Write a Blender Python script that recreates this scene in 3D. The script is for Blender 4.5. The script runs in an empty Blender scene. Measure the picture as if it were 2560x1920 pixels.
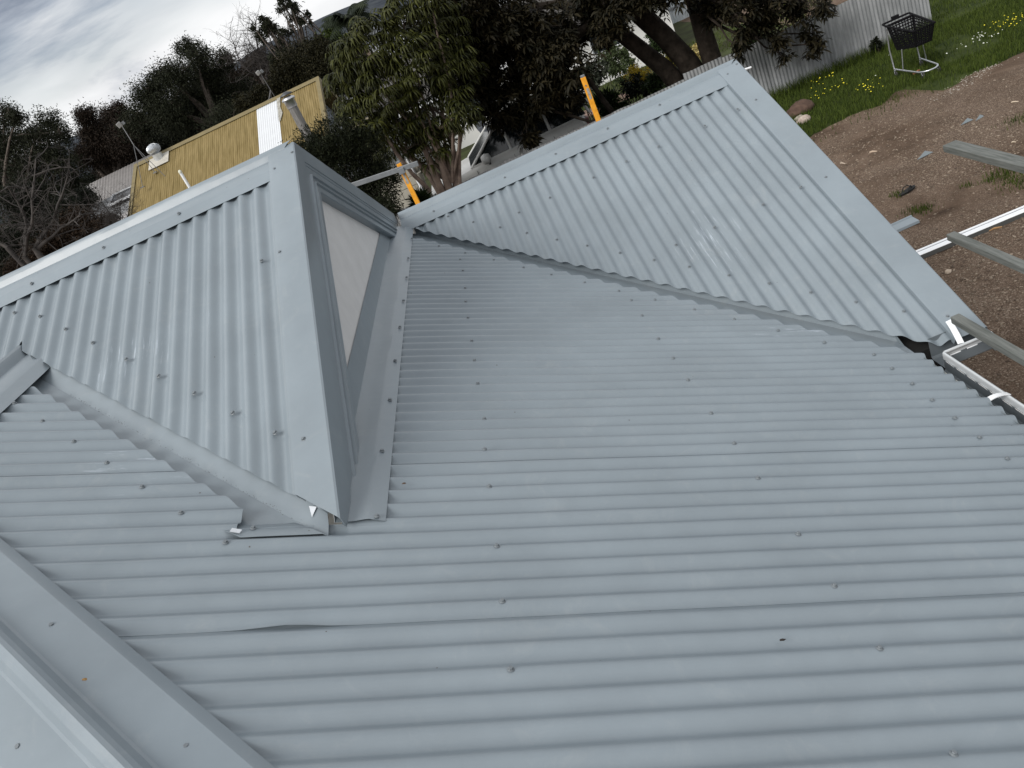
import bpy, math, random
import numpy as np
from mathutils import Vector, Matrix, noise
random.seed(7); rng = np.random.default_rng(7)
PI = math.pi
S = bpy.context.scene
COL = S.collection

# ------------------------------------------------------------------ camera
CX, CY, CZ = 0.7101, -3.0608, 1.1546
YAW, PITCH, ROLL, FPX = -0.1029, 0.4345, 0.4489, 1983.1
def cam_axes():
    f = np.array([math.sin(YAW)*math.cos(PITCH), math.cos(YAW)*math.cos(PITCH), -math.sin(PITCH)])
    r = np.array([math.cos(YAW), -math.sin(YAW), 0.0]); u = np.cross(r, f)
    c, s = math.cos(ROLL), math.sin(ROLL)
    return c*r - s*u, s*r + c*u, f
CR, CU, CF = cam_axes(); CP = np.array([CX, CY, CZ])
cam = bpy.data.cameras.new('camera'); camo = bpy.data.objects.new('camera', cam); COL.objects.link(camo)
cam.sensor_width = 36; cam.lens = FPX/2560*36; cam.clip_start = 0.05; cam.clip_end = 20000
camo.matrix_world = Matrix(((CR[0], CU[0], -CF[0], CX), (CR[1], CU[1], -CF[1], CY), (CR[2], CU[2], -CF[2], CZ), (0, 0, 0, 1)))
S.camera = camo

# ------------------------------------------------------------------ world, sun, exposure
SUN_EL, SUN_AZ = math.radians(40), math.radians(225)      # azimuth clockwise from +y: behind the camera, to the left
W = bpy.data.worlds.new('World'); S.world = W; W.use_nodes = True
nt = W.node_tree; nt.nodes.clear(); N = nt.nodes; L = nt.links
out = N.new('ShaderNodeOutputWorld'); bg = N.new('ShaderNodeBackground'); L.new(bg.outputs[0], out.inputs[0])
sky = N.new('ShaderNodeTexSky'); sky.sky_type = 'NISHITA'; sky.sun_disc = False
sky.sun_elevation = SUN_EL; sky.sun_rotation = SUN_AZ
bg.inputs['Strength'].default_value = 0.082
tc = N.new('ShaderNodeTexCoord')
mp = N.new('ShaderNodeMapping'); mp.inputs['Scale'].default_value = (1.2, 1.2, 5.0); L.new(tc.outputs['Generated'], mp.inputs[0])
mp.inputs['Location'].default_value = (0.25, 0.4, 1.35); mp.inputs['Rotation'].default_value = (0, 0.05, 0)
n1 = N.new('ShaderNodeTexNoise'); n1.inputs['Scale'].default_value = 1.9; n1.inputs['Detail'].default_value = 9; n1.inputs['Roughness'].default_value = 0.55; n1.inputs['Distortion'].default_value = 0.35
L.new(mp.outputs[0], n1.inputs[0])
cr = N.new('ShaderNodeValToRGB'); e = cr.color_ramp.elements
e[0].position = 0.31; e[0].color = (2.6, 3.0, 3.9, 1); e[1].position = 0.53; e[1].color = (12.0, 12.1, 12.2, 1)
x = cr.color_ramp.elements.new(0.385); x.color = (6.2, 6.6, 7.4, 1)
x = cr.color_ramp.elements.new(0.445); x.color = (10.6, 10.7, 10.9, 1)
L.new(n1.outputs[0], cr.inputs[0])
n2 = N.new('ShaderNodeTexNoise'); n2.inputs['Scale'].default_value = 1.1; n2.inputs['Detail'].default_value = 5; L.new(mp.outputs[0], n2.inputs[0])
m2 = N.new('ShaderNodeMapRange'); m2.inputs[1].default_value = 0.36; m2.inputs[2].default_value = 0.50; m2.inputs[3].default_value = 0.45; m2.inputs[4].default_value = 1.0
L.new(n2.outputs[0], m2.inputs[0])
mx = N.new('ShaderNodeMix'); mx.data_type = 'RGBA'; L.new(m2.outputs[0], mx.inputs[0]); L.new(sky.outputs[0], mx.inputs[6]); L.new(cr.outputs[0], mx.inputs[7])
L.new(mx.outputs[2], bg.inputs[0])
sd = bpy.data.lights.new('sun', 'SUN'); so = bpy.data.objects.new('sun', sd); COL.objects.link(so)
sd.energy = 3.2; sd.angle = math.radians(34); sd.color = (1.0, 0.965, 0.92)
so.rotation_euler = (PI/2 - SUN_EL, 0, PI - SUN_AZ)
S.view_settings.view_transform = 'Standard'; S.view_settings.look = 'None'; S.view_settings.gamma = 1; S.view_settings.exposure = 0.0
S.view_settings.use_curve_mapping = False

# ------------------------------------------------------------------ helpers
GZ = -3.2
def at(px, py, Y):
    d = CF + CR*(px-1280)/FPX - CU*(py-960)/FPX
    return CP + d*(Y-CP[1])/d[1]
def on_z(px, py, z=GZ):
    d = CF + CR*(px-1280)/FPX - CU*(py-960)/FPX
    return CP + d*(z-CP[2])/d[2]
def depth(p): return float((np.array(p)-CP) @ CF)
WLOC = {}
def link(name, me, parent=None, loc=(0, 0, 0), rot=None, mat=None):
    o = bpy.data.objects.new(name, me); COL.objects.link(o)
    WLOC[o.name] = Vector(loc)
    if parent is not None:
        o.parent = parent; o.location = Vector(loc) - WLOC[parent.name]
    else: o.location = loc
    if rot is not None: o.rotation_euler = rot
    if mat is not None and me is not None and not me.materials: me.materials.append(mat)
    return o
def tag(o, label=None, cat=None, group=None, kind=None):
    if label: o['label'] = label
    if cat: o['category'] = cat
    if group: o['group'] = group
    if kind: o['kind'] = kind
    return o
def thing(name, label, cat, loc=(0, 0, 0), group=None):
    return tag(link(name, None, None, loc), label, cat, group)
def rim_sharp(me):
    cnt = {}
    for p in me.polygons:
        for e_ in p.edge_keys: cnt[e_] = cnt.get(e_, 0) + 1
    for e_ in me.edges:
        if cnt.get(tuple(sorted(e_.vertices)), 0) == 1: e_.use_edge_sharp = True
class MB:
    def __init__(s): s.v = []; s.f = []
    def add(s, vs, fs):
        b = len(s.v); s.v += [tuple(map(float, v)) for v in vs]; s.f += [tuple(i+b for i in f) for f in fs]
    def box(s, a, b, R=None, o=(0, 0, 0)):
        (x0, y0, z0), (x1, y1, z1) = a, b
        vs = [(x0,y0,z0),(x1,y0,z0),(x1,y1,z0),(x0,y1,z0),(x0,y0,z1),(x1,y0,z1),(x1,y1,z1),(x0,y1,z1)]
        if R is not None: vs = [tuple(R @ Vector(v) + Vector(o)) for v in vs]
        elif o != (0, 0, 0): vs = [(v[0]+o[0], v[1]+o[1], v[2]+o[2]) for v in vs]
        s.add(vs, [(0,3,2,1),(4,5,6,7),(0,1,5,4),(1,2,6,5),(2,3,7,6),(3,0,4,7)])
    def tube(s, pts, rad, n=8, cap=True):
        pts = [Vector(p) for p in pts]
        if not hasattr(rad, '__len__'): rad = [rad]*len(pts)
        b = len(s.v); up = Vector((0.12, 0.31, 0.94)); prev = None
        for i, p in enumerate(pts):
            d = (pts[min(i+1, len(pts)-1)] - pts[max(i-1, 0)]).normalized()
            if prev is None:
                a = d.cross(up); a = a if a.length > 1e-3 else d.cross(Vector((1, 0, 0)))
            else: a = prev - d*prev.dot(d)
            a.normalize(); prev = a; c = d.cross(a)
            for k in range(n):
                t = 2*PI*k/n; q = p + (a*math.cos(t) + c*math.sin(t))*rad[i]
                s.v.append(tuple(q))
        for i in range(len(pts)-1):
            for k in range(n):
                k2 = (k+1) % n; s.f.append((b+i*n+k, b+i*n+k2, b+(i+1)*n+k2, b+(i+1)*n+k))
        if cap:
            s.f.append(tuple(b+k for k in range(n-1, -1, -1))); e0 = b+(len(pts)-1)*n; s.f.append(tuple(e0+k for k in range(n)))
    def loft(s, rows, close=False):
        b = len(s.v); m = len(rows[0])
        for r in rows: s.v += [tuple(map(float, p)) for p in r]
        for i in range(len(rows)-1):
            for k in range(m-(0 if close else 1)):
                k2 = (k+1) % m; s.f.append((b+i*m+k, b+i*m+k2, b+(i+1)*m+k2, b+(i+1)*m+k))
    def lathe(s, prof, n=16, M=None):
        rows = []
        for r, z in prof:
            row = [Vector((r*math.cos(2*PI*k/n), r*math.sin(2*PI*k/n), z)) for k in range(n)]
            rows.append([tuple(M @ p) if M else tuple(p) for p in row])
        s.loft(rows, True)
    def mesh(s, name, smooth=False):
        me = bpy.data.meshes.new(name); me.from_pydata(s.v, [], s.f); me.update()
        if smooth: me.shade_smooth(); me.set_sharp_from_angle(angle=math.radians(smooth if smooth > 1 else 70)); rim_sharp(me)
        return me
    def obj(s, name, mat, parent=None, smooth=False, loc=(0, 0, 0), solid=0, bevel=0):
        if loc != (0, 0, 0): s.v = [(v[0]-loc[0], v[1]-loc[1], v[2]-loc[2]) for v in s.v]
        o = link(name, s.mesh(name, smooth), parent, loc, None, mat)
        if solid:
            m = o.modifiers.new('solid', 'SOLIDIFY'); m.thickness = abs(solid); m.offset = -1 if solid > 0 else 1
        if bevel:
            m = o.modifiers.new('bevel', 'BEVEL'); m.width = bevel; m.segments = 2; m.limit_method = 'ANGLE'; m.angle_limit = math.radians(40)
        return o
def mat(name, col, rough=0.6, spec=0.5, metal=0.0, var=0.0, vscale=4.0, bump=0.0, bscale=40.0, col2=None, coords='Object', stretch=(1, 1, 1), attr=None, sub=0):
    m = bpy.data.materials.new(name); m.use_nodes = True; t = m.node_tree; n = t.nodes; l = t.links; p = n['Principled BSDF']
    p.inputs['Base Color'].default_value = (*col, 1); p.inputs['Roughness'].default_value = rough; p.inputs['Metallic'].default_value = metal
    p.inputs['Specular IOR Level'].default_value = spec
    c = n.new('ShaderNodeTexCoord'); mpn = n.new('ShaderNodeMapping'); mpn.inputs['Scale'].default_value = stretch; l.new(c.outputs[coords], mpn.inputs[0])
    if attr or var or col2:
        c2 = col2 or tuple(min(1, v*(1+var)) for v in col); c1 = col if col2 else tuple(v*(1-var) for v in col)
        mixn = n.new('ShaderNodeMix'); mixn.data_type = 'RGBA'; mixn.inputs[6].default_value = (*c1, 1); mixn.inputs[7].default_value = (*c2, 1)
        if attr:
            a = n.new('ShaderNodeAttribute'); a.attribute_name = attr; l.new(a.outputs['Fac'], mixn.inputs[0])
        else:
            nz = n.new('ShaderNodeTexNoise'); nz.inputs['Scale'].default_value = vscale; nz.inputs['Detail'].default_value = 6; nz.inputs['Roughness'].default_value = .6
            l.new(mpn.outputs[0], nz.inputs[0]); r = n.new('ShaderNodeMapRange'); r.inputs[1].default_value = .32; r.inputs[2].default_value = .68; l.new(nz.outputs[0], r.inputs[0]); l.new(r.outputs[0], mixn.inputs[0])
        l.new(mixn.outputs[2], p.inputs['Base Color'])
    if bump:
        nb = n.new('ShaderNodeTexNoise'); nb.inputs['Scale'].default_value = bscale; nb.inputs['Detail'].default_value = 4; l.new(mpn.outputs[0], nb.inputs[0])
        b = n.new('ShaderNodeBump'); b.inputs['Strength'].default_value = bump; b.inputs['Distance'].default_value = .02; l.new(nb.outputs[0], b.inputs['Height']); l.new(b.outputs[0], p.inputs['Normal'])
    return m

def roof_paint(name, col, scuffs_glints=(), streak=(1, 1, 1)):
    """painted steel: faint dusty mottling, a few scratches with painted bright glints inside the given scuffed zones"""
    m = bpy.data.materials.new(name); m.use_nodes = True; t = m.node_tree; n = t.nodes; l = t.links; p = n['Principled BSDF']
    g = n.new('ShaderNodeNewGeometry')
    nz = n.new('ShaderNodeTexNoise'); nz.inputs['Scale'].default_value = 2.3; nz.inputs['Detail'].default_value = 8; nz.inputs['Roughness'].default_value = .62; l.new(g.outputs['Position'], nz.inputs[0])
    mr = n.new('ShaderNodeMapRange'); mr.inputs[1].default_value = .3; mr.inputs[2].default_value = .7; l.new(nz.outputs[0], mr.inputs[0])
    mi = n.new('ShaderNodeMix'); mi.data_type = 'RGBA'; mi.inputs[6].default_value = (*[c*.90 for c in col], 1); mi.inputs[7].default_value = (*[min(1, c*1.08) for c in col], 1)
    l.new(mr.outputs[0], mi.inputs[0]); last = mi.outputs[2]
    # dusty smears, stronger where rain has dried
    d1 = n.new('ShaderNodeTexNoise'); d1.inputs['Scale'].default_value = 5.5; d1.inputs['Detail'].default_value = 10; d1.inputs['Roughness'].default_value = .75; d1.inputs['Distortion'].default_value = 1.2; l.new(g.outputs['Position'], d1.inputs[0])
    d2 = n.new('ShaderNodeMapRange'); d2.inputs[1].default_value = .54; d2.inputs[2].default_value = .74; d2.inputs[4].default_value = .10; l.new(d1.outputs[0], d2.inputs[0])
    d3 = n.new('ShaderNodeMix'); d3.data_type = 'RGBA'; l.new(d2.outputs[0], d3.inputs[0]); l.new(last, d3.inputs[6]); d3.inputs[7].default_value = (.50, .50, .47, 1); last = d3.outputs[2]
    # fine specks of dirt
    sp = n.new('ShaderNodeTexVoronoi'); sp.inputs['Scale'].default_value = 9; l.new(g.outputs['Position'], sp.inputs['Vector'])
    lt = n.new('ShaderNodeMath'); lt.operation = 'LESS_THAN'; lt.inputs[1].default_value = .022; l.new(sp.outputs['Distance'], lt.inputs[0])
    m3 = n.new('ShaderNodeMix'); m3.data_type = 'RGBA'; l.new(lt.outputs[0], m3.inputs[0]); l.new(last, m3.inputs[6]); m3.inputs[7].default_value = (.06, .05, .045, 1); last = m3.outputs[2]
    for (c, r, sx) in scuffs_glints:
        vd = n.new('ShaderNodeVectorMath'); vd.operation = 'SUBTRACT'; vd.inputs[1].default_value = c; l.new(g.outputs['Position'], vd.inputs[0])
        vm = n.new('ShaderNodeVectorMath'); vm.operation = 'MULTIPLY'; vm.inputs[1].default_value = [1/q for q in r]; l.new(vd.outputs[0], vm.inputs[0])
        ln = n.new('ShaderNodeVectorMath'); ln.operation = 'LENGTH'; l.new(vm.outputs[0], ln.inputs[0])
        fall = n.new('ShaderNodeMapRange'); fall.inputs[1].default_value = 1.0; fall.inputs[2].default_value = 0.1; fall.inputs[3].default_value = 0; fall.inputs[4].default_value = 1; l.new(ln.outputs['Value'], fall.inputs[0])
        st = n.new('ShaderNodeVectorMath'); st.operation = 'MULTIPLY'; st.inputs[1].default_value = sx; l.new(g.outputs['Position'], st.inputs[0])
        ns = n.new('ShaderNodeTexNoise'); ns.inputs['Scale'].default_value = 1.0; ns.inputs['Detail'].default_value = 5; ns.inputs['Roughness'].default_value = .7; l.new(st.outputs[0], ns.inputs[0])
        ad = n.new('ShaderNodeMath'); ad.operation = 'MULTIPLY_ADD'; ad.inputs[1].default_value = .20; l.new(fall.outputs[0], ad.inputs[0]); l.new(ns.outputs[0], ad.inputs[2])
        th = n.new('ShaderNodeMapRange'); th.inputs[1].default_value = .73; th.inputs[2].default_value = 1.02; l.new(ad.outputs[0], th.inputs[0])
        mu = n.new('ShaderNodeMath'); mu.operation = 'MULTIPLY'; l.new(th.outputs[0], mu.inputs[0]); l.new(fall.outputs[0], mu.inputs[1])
        m4 = n.new('ShaderNodeMix'); m4.data_type = 'RGBA'; l.new(mu.outputs[0], m4.inputs[0]); l.new(last, m4.inputs[6]); m4.inputs[7].default_value = (.70, .78, .88, 1); last = m4.outputs[2]  # scratch marks, with their bluish white glint painted into the colour
    l.new(last, p.inputs['Base Color'])
    rr = n.new('ShaderNodeMapRange'); rr.inputs[3].default_value = .24; rr.inputs[4].default_value = .46; l.new(nz.outputs[0], rr.inputs[0]); l.new(rr.outputs[0], p.inputs['Roughness'])
    p.inputs['Specular IOR Level'].default_value = .6
    nb = n.new('ShaderNodeTexNoise'); nb.inputs['Scale'].default_value = 7; nb.inputs['Detail'].default_value = 2; l.new(g.outputs['Position'], nb.inputs[0])
    b = n.new('ShaderNodeBump'); b.inputs['Strength'].default_value = .12; b.inputs['Distance'].default_value = .02; l.new(nb.outputs[0], b.inputs['Height']); l.new(b.outputs[0], p.inputs['Normal'])
    return m
PAINT = (.198, .235, .262)
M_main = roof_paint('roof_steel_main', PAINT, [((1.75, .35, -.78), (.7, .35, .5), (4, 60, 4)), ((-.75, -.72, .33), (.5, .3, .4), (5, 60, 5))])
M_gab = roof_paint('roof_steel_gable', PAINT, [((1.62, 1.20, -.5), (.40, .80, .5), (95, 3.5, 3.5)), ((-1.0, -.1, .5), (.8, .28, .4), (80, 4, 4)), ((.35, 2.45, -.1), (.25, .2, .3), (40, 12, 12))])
M_cap = roof_paint('roof_steel_cap', tuple(c*1.03 for c in PAINT))
M_flash = roof_paint('roof_steel_flashing', tuple(c*.98 for c in PAINT))
M_screw = mat('screw_paint', (.15, .17, .185), .4, .5)
M_zinc = mat('zinc_steel', (.62, .65, .68), .32, .6, .55, var=.12, vscale=12)
M_white_metal = mat('white_steel', (.80, .82, .84), .35, .5, 0, var=.04)
M_panel = mat('fibre_cement', (.60, .60, .595), .8, .3, 0, var=.05, vscale=7, bump=.06, bscale=90, stretch=(1, 1, 1))
M_dark = mat('dark_underside', (.03, .03, .032), .8)
M_wallp = mat('house_wall', (.55, .54, .5), .8, var=.05)
M_orange = mat('orange_paint', (.62, .25, .012), .6, .3, 0, col2=(.80, .36, .03), vscale=22, bump=.1)
M_galv = mat('galvanised_rail', (.19, .20, .21), .5, .4, .3, var=.15, vscale=15)
M_timber = mat('treated_pine', (.085, .092, .085), .85, .2, 0, col2=(.17, .178, .168), vscale=5, bump=.25, bscale=30, stretch=(14, 1.1, 14))
M_bark = mat('dark_bark', (.016, .013, .010), .95, .1, col2=(.050, .040, .032), vscale=6, bump=.6, bscale=18)
M_bark2 = mat('grey_bark', (.045, .038, .032), .9, .2, col2=(.12, .10, .085), vscale=6, bump=.5, bscale=18)
M_barkp = mat('pale_bark', (.13, .10, .085), .85, .2, col2=(.27, .21, .17), vscale=5, bump=.4, bscale=12)

# ------------------------------------------------------------------ the house with its corrugated roofs
T = .4502; TH = math.atan(T); CT, ST = math.cos(TH), math.sin(TH)
YL, ZL, XG = .7322, .9217, -.0977
YR, ZR, XR = 2.5210, .0920, 2.4467
XE, XRG, HC = 2.12, -1.47, -2.333
PITCHC, DEP = .0762, .0185
house = thing('house', 'grey house whose bluish grey corrugated steel roofs, caps and flashings fill the foreground', 'house', (0, 0, GZ))
class Plane:
    def __init__(s, P0, Sv, Dv, Nv): s.P, s.S, s.D, s.N = Vector(P0), Vector(Sv), Vector(Dv), Vector(Nv)
    def pt(s, a, d, h=0): return s.P + s.S*a + s.D*d + s.N*h
PM = Plane((0, 0, 0), (0, 1, 0), (CT, 0, -ST), (ST, 0, CT))            # a = y, d*CT = x
PLn = Plane((0, YL, ZL), (1, 0, 0), (0, -CT, -ST), (0, -ST, CT))       # a = x, y = YL - d*CT
PLb = Plane((0, YL, ZL), (-1, 0, 0), (0, CT, -ST), (0, ST, CT))
PRn = Plane((0, YR, ZR), (1, 0, 0), (0, -CT, -ST), (0, -ST, CT))
PRb = Plane((0, YR, ZR), (-1, 0, 0), (0, CT, -ST), (0, ST, CT))
PP = Plane((0, HC, 0), (1, 0, 0), (0, -CT, -ST), (0, -ST, CT))         # hip end towards the camera
PW = Plane((2*XRG, 0, 0), (0, -1, 0), (-CT, 0, -ST), (-ST, 0, CT))     # far side of the main ridge
def wob(p): return .0016*noise.noise(p*2.2) + .0008*noise.noise(p*6.0)
def sheet(plane, a0, a1, lo, hi, material, crest=-.004, pitch=PITCHC, phase=0.0, lift0=0, lift1=0, nl=14, seg=10, name='roof_sheet', solid=.0011):
    """one corrugated sheet: ribs run along D from lo(a) to hi(a) (plan distances); lifted at its lapping edge"""
    mb = MB(); n = max(2, int(round((a1-a0)/pitch*seg))); cols = []
    for i in range(n+1):
        a = a0 + (a1-a0)*i/n; l0, l1 = lo(a), hi(a)
        if l1 - l0 < .004: cols.append(None); continue
        DP = .0168 if plane is PM else .0195
        h = crest - DP/2 + DP/2*math.cos(2*PI*(a-phase)/pitch)
        h += lift0*max(0, 1-(a-a0)/.06) + lift1*max(0, 1-(a1-a)/.06)
        row = []
        for k in range(nl+1):
            d = (l0 + (l1-l0)*k/nl)/CT; hb = (.011*math.exp(-((d*CT+.19)/.075)**2)*max(0, 1-(a-a0)/.035)) if (plane is PM and abs(a0+1.524) < .01) else 0; p = plane.pt(a, d, h + hb); row.append(p + plane.N*wob(p))
        cols.append(row)
    run = []
    def flush():
        if len(run) > 1: mb.loft(run)
        run.clear()
    for c in cols:
        if c is None: flush()
        else: run.append(c)
    flush()
    if not mb.f: return None
    mb.f = [f[::-1] for f in mb.f] if (plane.S.cross(plane.D)).dot(plane.N) < 0 else mb.f
    o = mb.obj(name, material, house, True)
    # make sure faces look along N
    me = o.data
    if me.polygons[0].normal.dot(plane.N) < 0: me.flip_normals()
    if solid:
        m = o.modifiers.new('solid', 'SOLIDIFY'); m.thickness = solid; m.offset = -1
    return o
# main slope (falls to +x): one object per sheet, laps every ten ribs
CREST = lambda k: k*.762 + PITCHC*.55
VY, VR = -1.392, 2.160
def m_lo_right(y): return -.10 if y > -1.118 else max(XRG+.02, HC - y + .03)
main_sheets = {}
for k in range(-6, 3):
    y0, y1 = k*.762, (k+1)*.762 + .03
    lo = lambda y: m_lo_right(y)
    hi = lambda y: min(XE+.006*math.sin(y*9), VR - y + .006*noise.noise(Vector((y*9, 3, 0))))
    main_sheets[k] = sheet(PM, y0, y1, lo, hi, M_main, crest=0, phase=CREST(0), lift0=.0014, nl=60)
    if y1 > -1.118 and y0 < .1:   # the piece left of the gable's valley
        lo2 = lambda y: XRG+.02; hi2 = lambda y: min(-.385 if y < -1.01 else 9, VY - y + .008*noise.noise(Vector((y*14, 1, 0))))
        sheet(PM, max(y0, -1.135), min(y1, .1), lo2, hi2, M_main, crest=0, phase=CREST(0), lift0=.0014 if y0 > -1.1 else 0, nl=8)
# left gable, near slope (falls to the camera)
def l_hi(x):
    e = -1.237 - x if x > XRG+.02 else x + 1.237 + 2*(-XRG-.0) - 2.46
    return YL - e + .004*noise.noise(Vector((x*11, 5, 0)))
XC = -1.6083
l_sheets = []
for k in range(-4, 3):
    a0 = XC + PITCHC*.45 + k*.762; a1 = min(a0 + .762 + .03, XG - .045)
    if a0 > XG-.1: continue
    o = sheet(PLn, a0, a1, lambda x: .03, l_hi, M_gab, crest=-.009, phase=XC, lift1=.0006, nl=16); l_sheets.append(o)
for k in range(0, 6):
    a0 = .145 + k*.762
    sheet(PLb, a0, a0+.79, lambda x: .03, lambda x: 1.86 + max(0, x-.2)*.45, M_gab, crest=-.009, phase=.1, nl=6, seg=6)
# right gable
PR_ = .0751; XCR = .1041
r_hi = lambda x: YR - max(2.3555 - x + .004*noise.noise(Vector((x*12, 8, 0))), .119)
r_sheets = []
for k in range(0, 4):
    a0 = .02 + k*PR_*10 - (.0 if k == 0 else .01); a1 = min(.02 + (k+1)*PR_*10 + .02, XR-.05)
    if a0 > XR-.1: continue
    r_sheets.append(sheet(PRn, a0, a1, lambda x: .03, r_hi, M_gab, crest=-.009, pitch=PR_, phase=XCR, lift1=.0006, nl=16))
for k in range(0, 3):
    a0 = -XR+.06 + k*.762
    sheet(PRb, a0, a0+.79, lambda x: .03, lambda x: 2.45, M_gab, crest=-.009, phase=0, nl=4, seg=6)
# hip end below the photographer, and the far side of the main ridge
for k in range(-3, 6):
    a0 = XRG - 1.0 + k*.762 - .3
    # plan distance from the line y=HC; hip at x = HC - y  -> y = HC - x
    sheet(PP, a0, a0+.79, lambda x: (x + .03 if x > XRG else -x + 2*XRG + .03), lambda x: 2.12, M_main, crest=0, phase=0, nl=6)
for k in range(-4, 7):
    a0 = k*.762 - 1.0
    sheet(PW, a0, a0+.79, lambda a: max(-XRG+.02 , -XRG + .02) if -a > HC - XRG else -XRG + .02 + (HC - XRG + a)*1.0, lambda a: 3.2, M_main, crest=0, phase=0, nl=4, seg=6) if a0 > -3 else None

# caps: a profile of (plan distance, height over the plane) run along a line
PROF = [(0, .020), (.011, .018), (.020, .011), (.027, -.003), (.032, -.009), (.04, -.006), (.06, -.001), (.12, .006), (.126, .0045), (.174, -.0075)]
def cap(name, A, B, slope, prof=PROF, ends=None, n=24, half=(1, 1), mtl=None, dz=0):
    A, B = Vector(A), Vector(B); d = (B-A); hd = Vector((d.x, d.y, 0)).normalized(); perp = Vector((-hd.y, hd.x, 0))
    pts = [(-w, h) for w, h in prof[::-1][:-1]] + list(prof) if half == (1, 1) else (list(prof) if half == (0, 1) else [(-w, h) for w, h in prof[::-1]])
    rows = []
    for i in range(n+1):
        row = []
        for w, h in pts:
            t0, t1 = (0, 1) if ends is None else ends(w)
            t = t0 + (t1-t0)*i/n; p = A + d*t + perp*w + Vector((0, 0, -slope*abs(w) + h + dz))
            p.z += .0026*noise.noise(p*2.4 + Vector((w*8, 0, 0)))
            row.append(p)
        rows.append(row)
    mb = MB(); mb.loft(rows)
    o = mb.obj(name, mtl or M_cap, house, 17)
    if o.data.polygons[0].normal.z < 0: o.data.flip_normals()
    m = o.modifiers.new('solid', 'SOLIDIFY'); m.thickness = .0012; m.offset = -1
    return o
def notch(L_):
    return lambda w: (0, 1 - (.135 if abs(w) > .12 else (.105 if abs(w) > .05 else .01 + .09*abs(w)/.05))/L_)
cap_L = cap('ridge_cap', (-5.2, YL, ZL), (XG, YL, ZL), T, ends=notch(5.1), n=60)
cap_R = cap('ridge_cap', (-.07, YR, ZR), (XR, YR, ZR), T, ends=lambda w: (.0 if w < 0 else .0, notch(2.65)(w)[1]), n=40)
cap_M = cap('ridge_cap', (XRG, .30, -T*XRG+.012), (XRG, HC-XRG, -T*XRG+.012), T, ends=lambda w: ((.0 if abs(w) < .04 else .0) + max(0, w)*.0, 1), n=20)
def hip_ends(w): return (0, 1)
HP = [(0, .034), (.010, .032), (.020, .025), (.027, .012), (.033, .003), (.04, .0), (.09, .006), (.145, .009), (.15, .007), (.172, -.008)]
cap_H = cap('hip_cap', (XRG, HC-XRG, -T*XRG+.012), (2.1, HC-2.1, -T*2.1+.012), T/math.sqrt(2), prof=HP, n=60)
cap('hip_cap', (XRG, HC-XRG, -T*XRG+.012), (XRG-2.4, HC-XRG-2.4, -T*XRG-T*2.4+.012), T/math.sqrt(2), prof=HP, n=20)

# barge caps on the two gable ends
def barge(plane, xin, xout, sgn, dmax, fold=.09, tip=None, n=30, name='barge_cap'):
    rows = []
    for i in range(n+1):
        d = dmax*i/n/CT
        row = []
        for (x, h, v) in [(xin, -.024, 0), (xin+.004, .006, 0), (xin+.02, .009, 0), ((xin+xout)/2, .0075, 0), (xout-.006, .008, 0), (xout, .004, 0), (xout+.002, 0, -.05), (xout+.001, 0, -fold), (xout-.012, 0, -fold-.002)]:
            a = x if plane is not PLb and plane is not PRb else -x
            dd = d
            if tip and i == n: dd = (tip(x))/CT
            elif tip: dd = tip(x)/CT*i/n
            p = plane.pt(a, dd, h) + Vector((0, 0, v)); p += Vector((.002*noise.noise(p*1.3), 0, .0016*noise.noise(p*2.1)))
            if p.x < .3: p.z = max(p.z, -T*p.x + .006)
            row.append(p)
        rows.append(row)
    mb = MB(); mb.loft(rows); o = mb.obj(name, M_cap, house, 20)
    if o.data.polygons[0].normal.z < 0: o.data.flip_normals()
    m = o.modifiers.new('solid', 'SOLIDIFY'); m.thickness = .0012; m.offset = -1
    return o
b_ln = barge(PLn, -.234, XG, 1, 1.86, tip=lambda x: YL + 1.237 + min(x, XG))
b_lf = barge(PLb, -.234, XG, 1, 1.80)
b_rn = barge(PRn, 2.294, XR, 1, YR-.10)
b_rf = barge(PRb, 2.294, XR, 1, 2.47)
def fascia(y_end, sgn, xf=-.104, top=.085, bot=.243, name='fascia_board', z0=ZL, y0=YL):
    prof = [(xf+.004, -top), (xf+.004, -top-.02), (xf, -top-.024), (xf, -.150), (xf+.010, -.154), (xf+.010, -.158), (xf, -.162), (xf, -.186), (xf+.010, -.190), (xf+.010, -.194), (xf, -.198), (xf, -.212), (xf+.005, -.216), (xf+.005, -bot+.004), (xf-.002, -bot), (xf-.036, -bot-.002)]
    rows = []
    for i in range(13):
        y = y0 + (y_end-y0)*i/12
        rows.append([(x, y, z0 - T*abs(y-y0) + h + .001*math.sin(i*2.1)) for x, h in prof])
    mb = MB(); mb.loft(rows); o = mb.obj(name, M_cap, house)
    if (o.data.polygons[3].normal.x < 0): o.data.flip_normals()
    m = o.modifiers.new('solid', 'SOLIDIFY'); m.thickness = .0015; m.offset = -1
    return o
fascia(-1.02, -1); fascia(2.46, 1)
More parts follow.
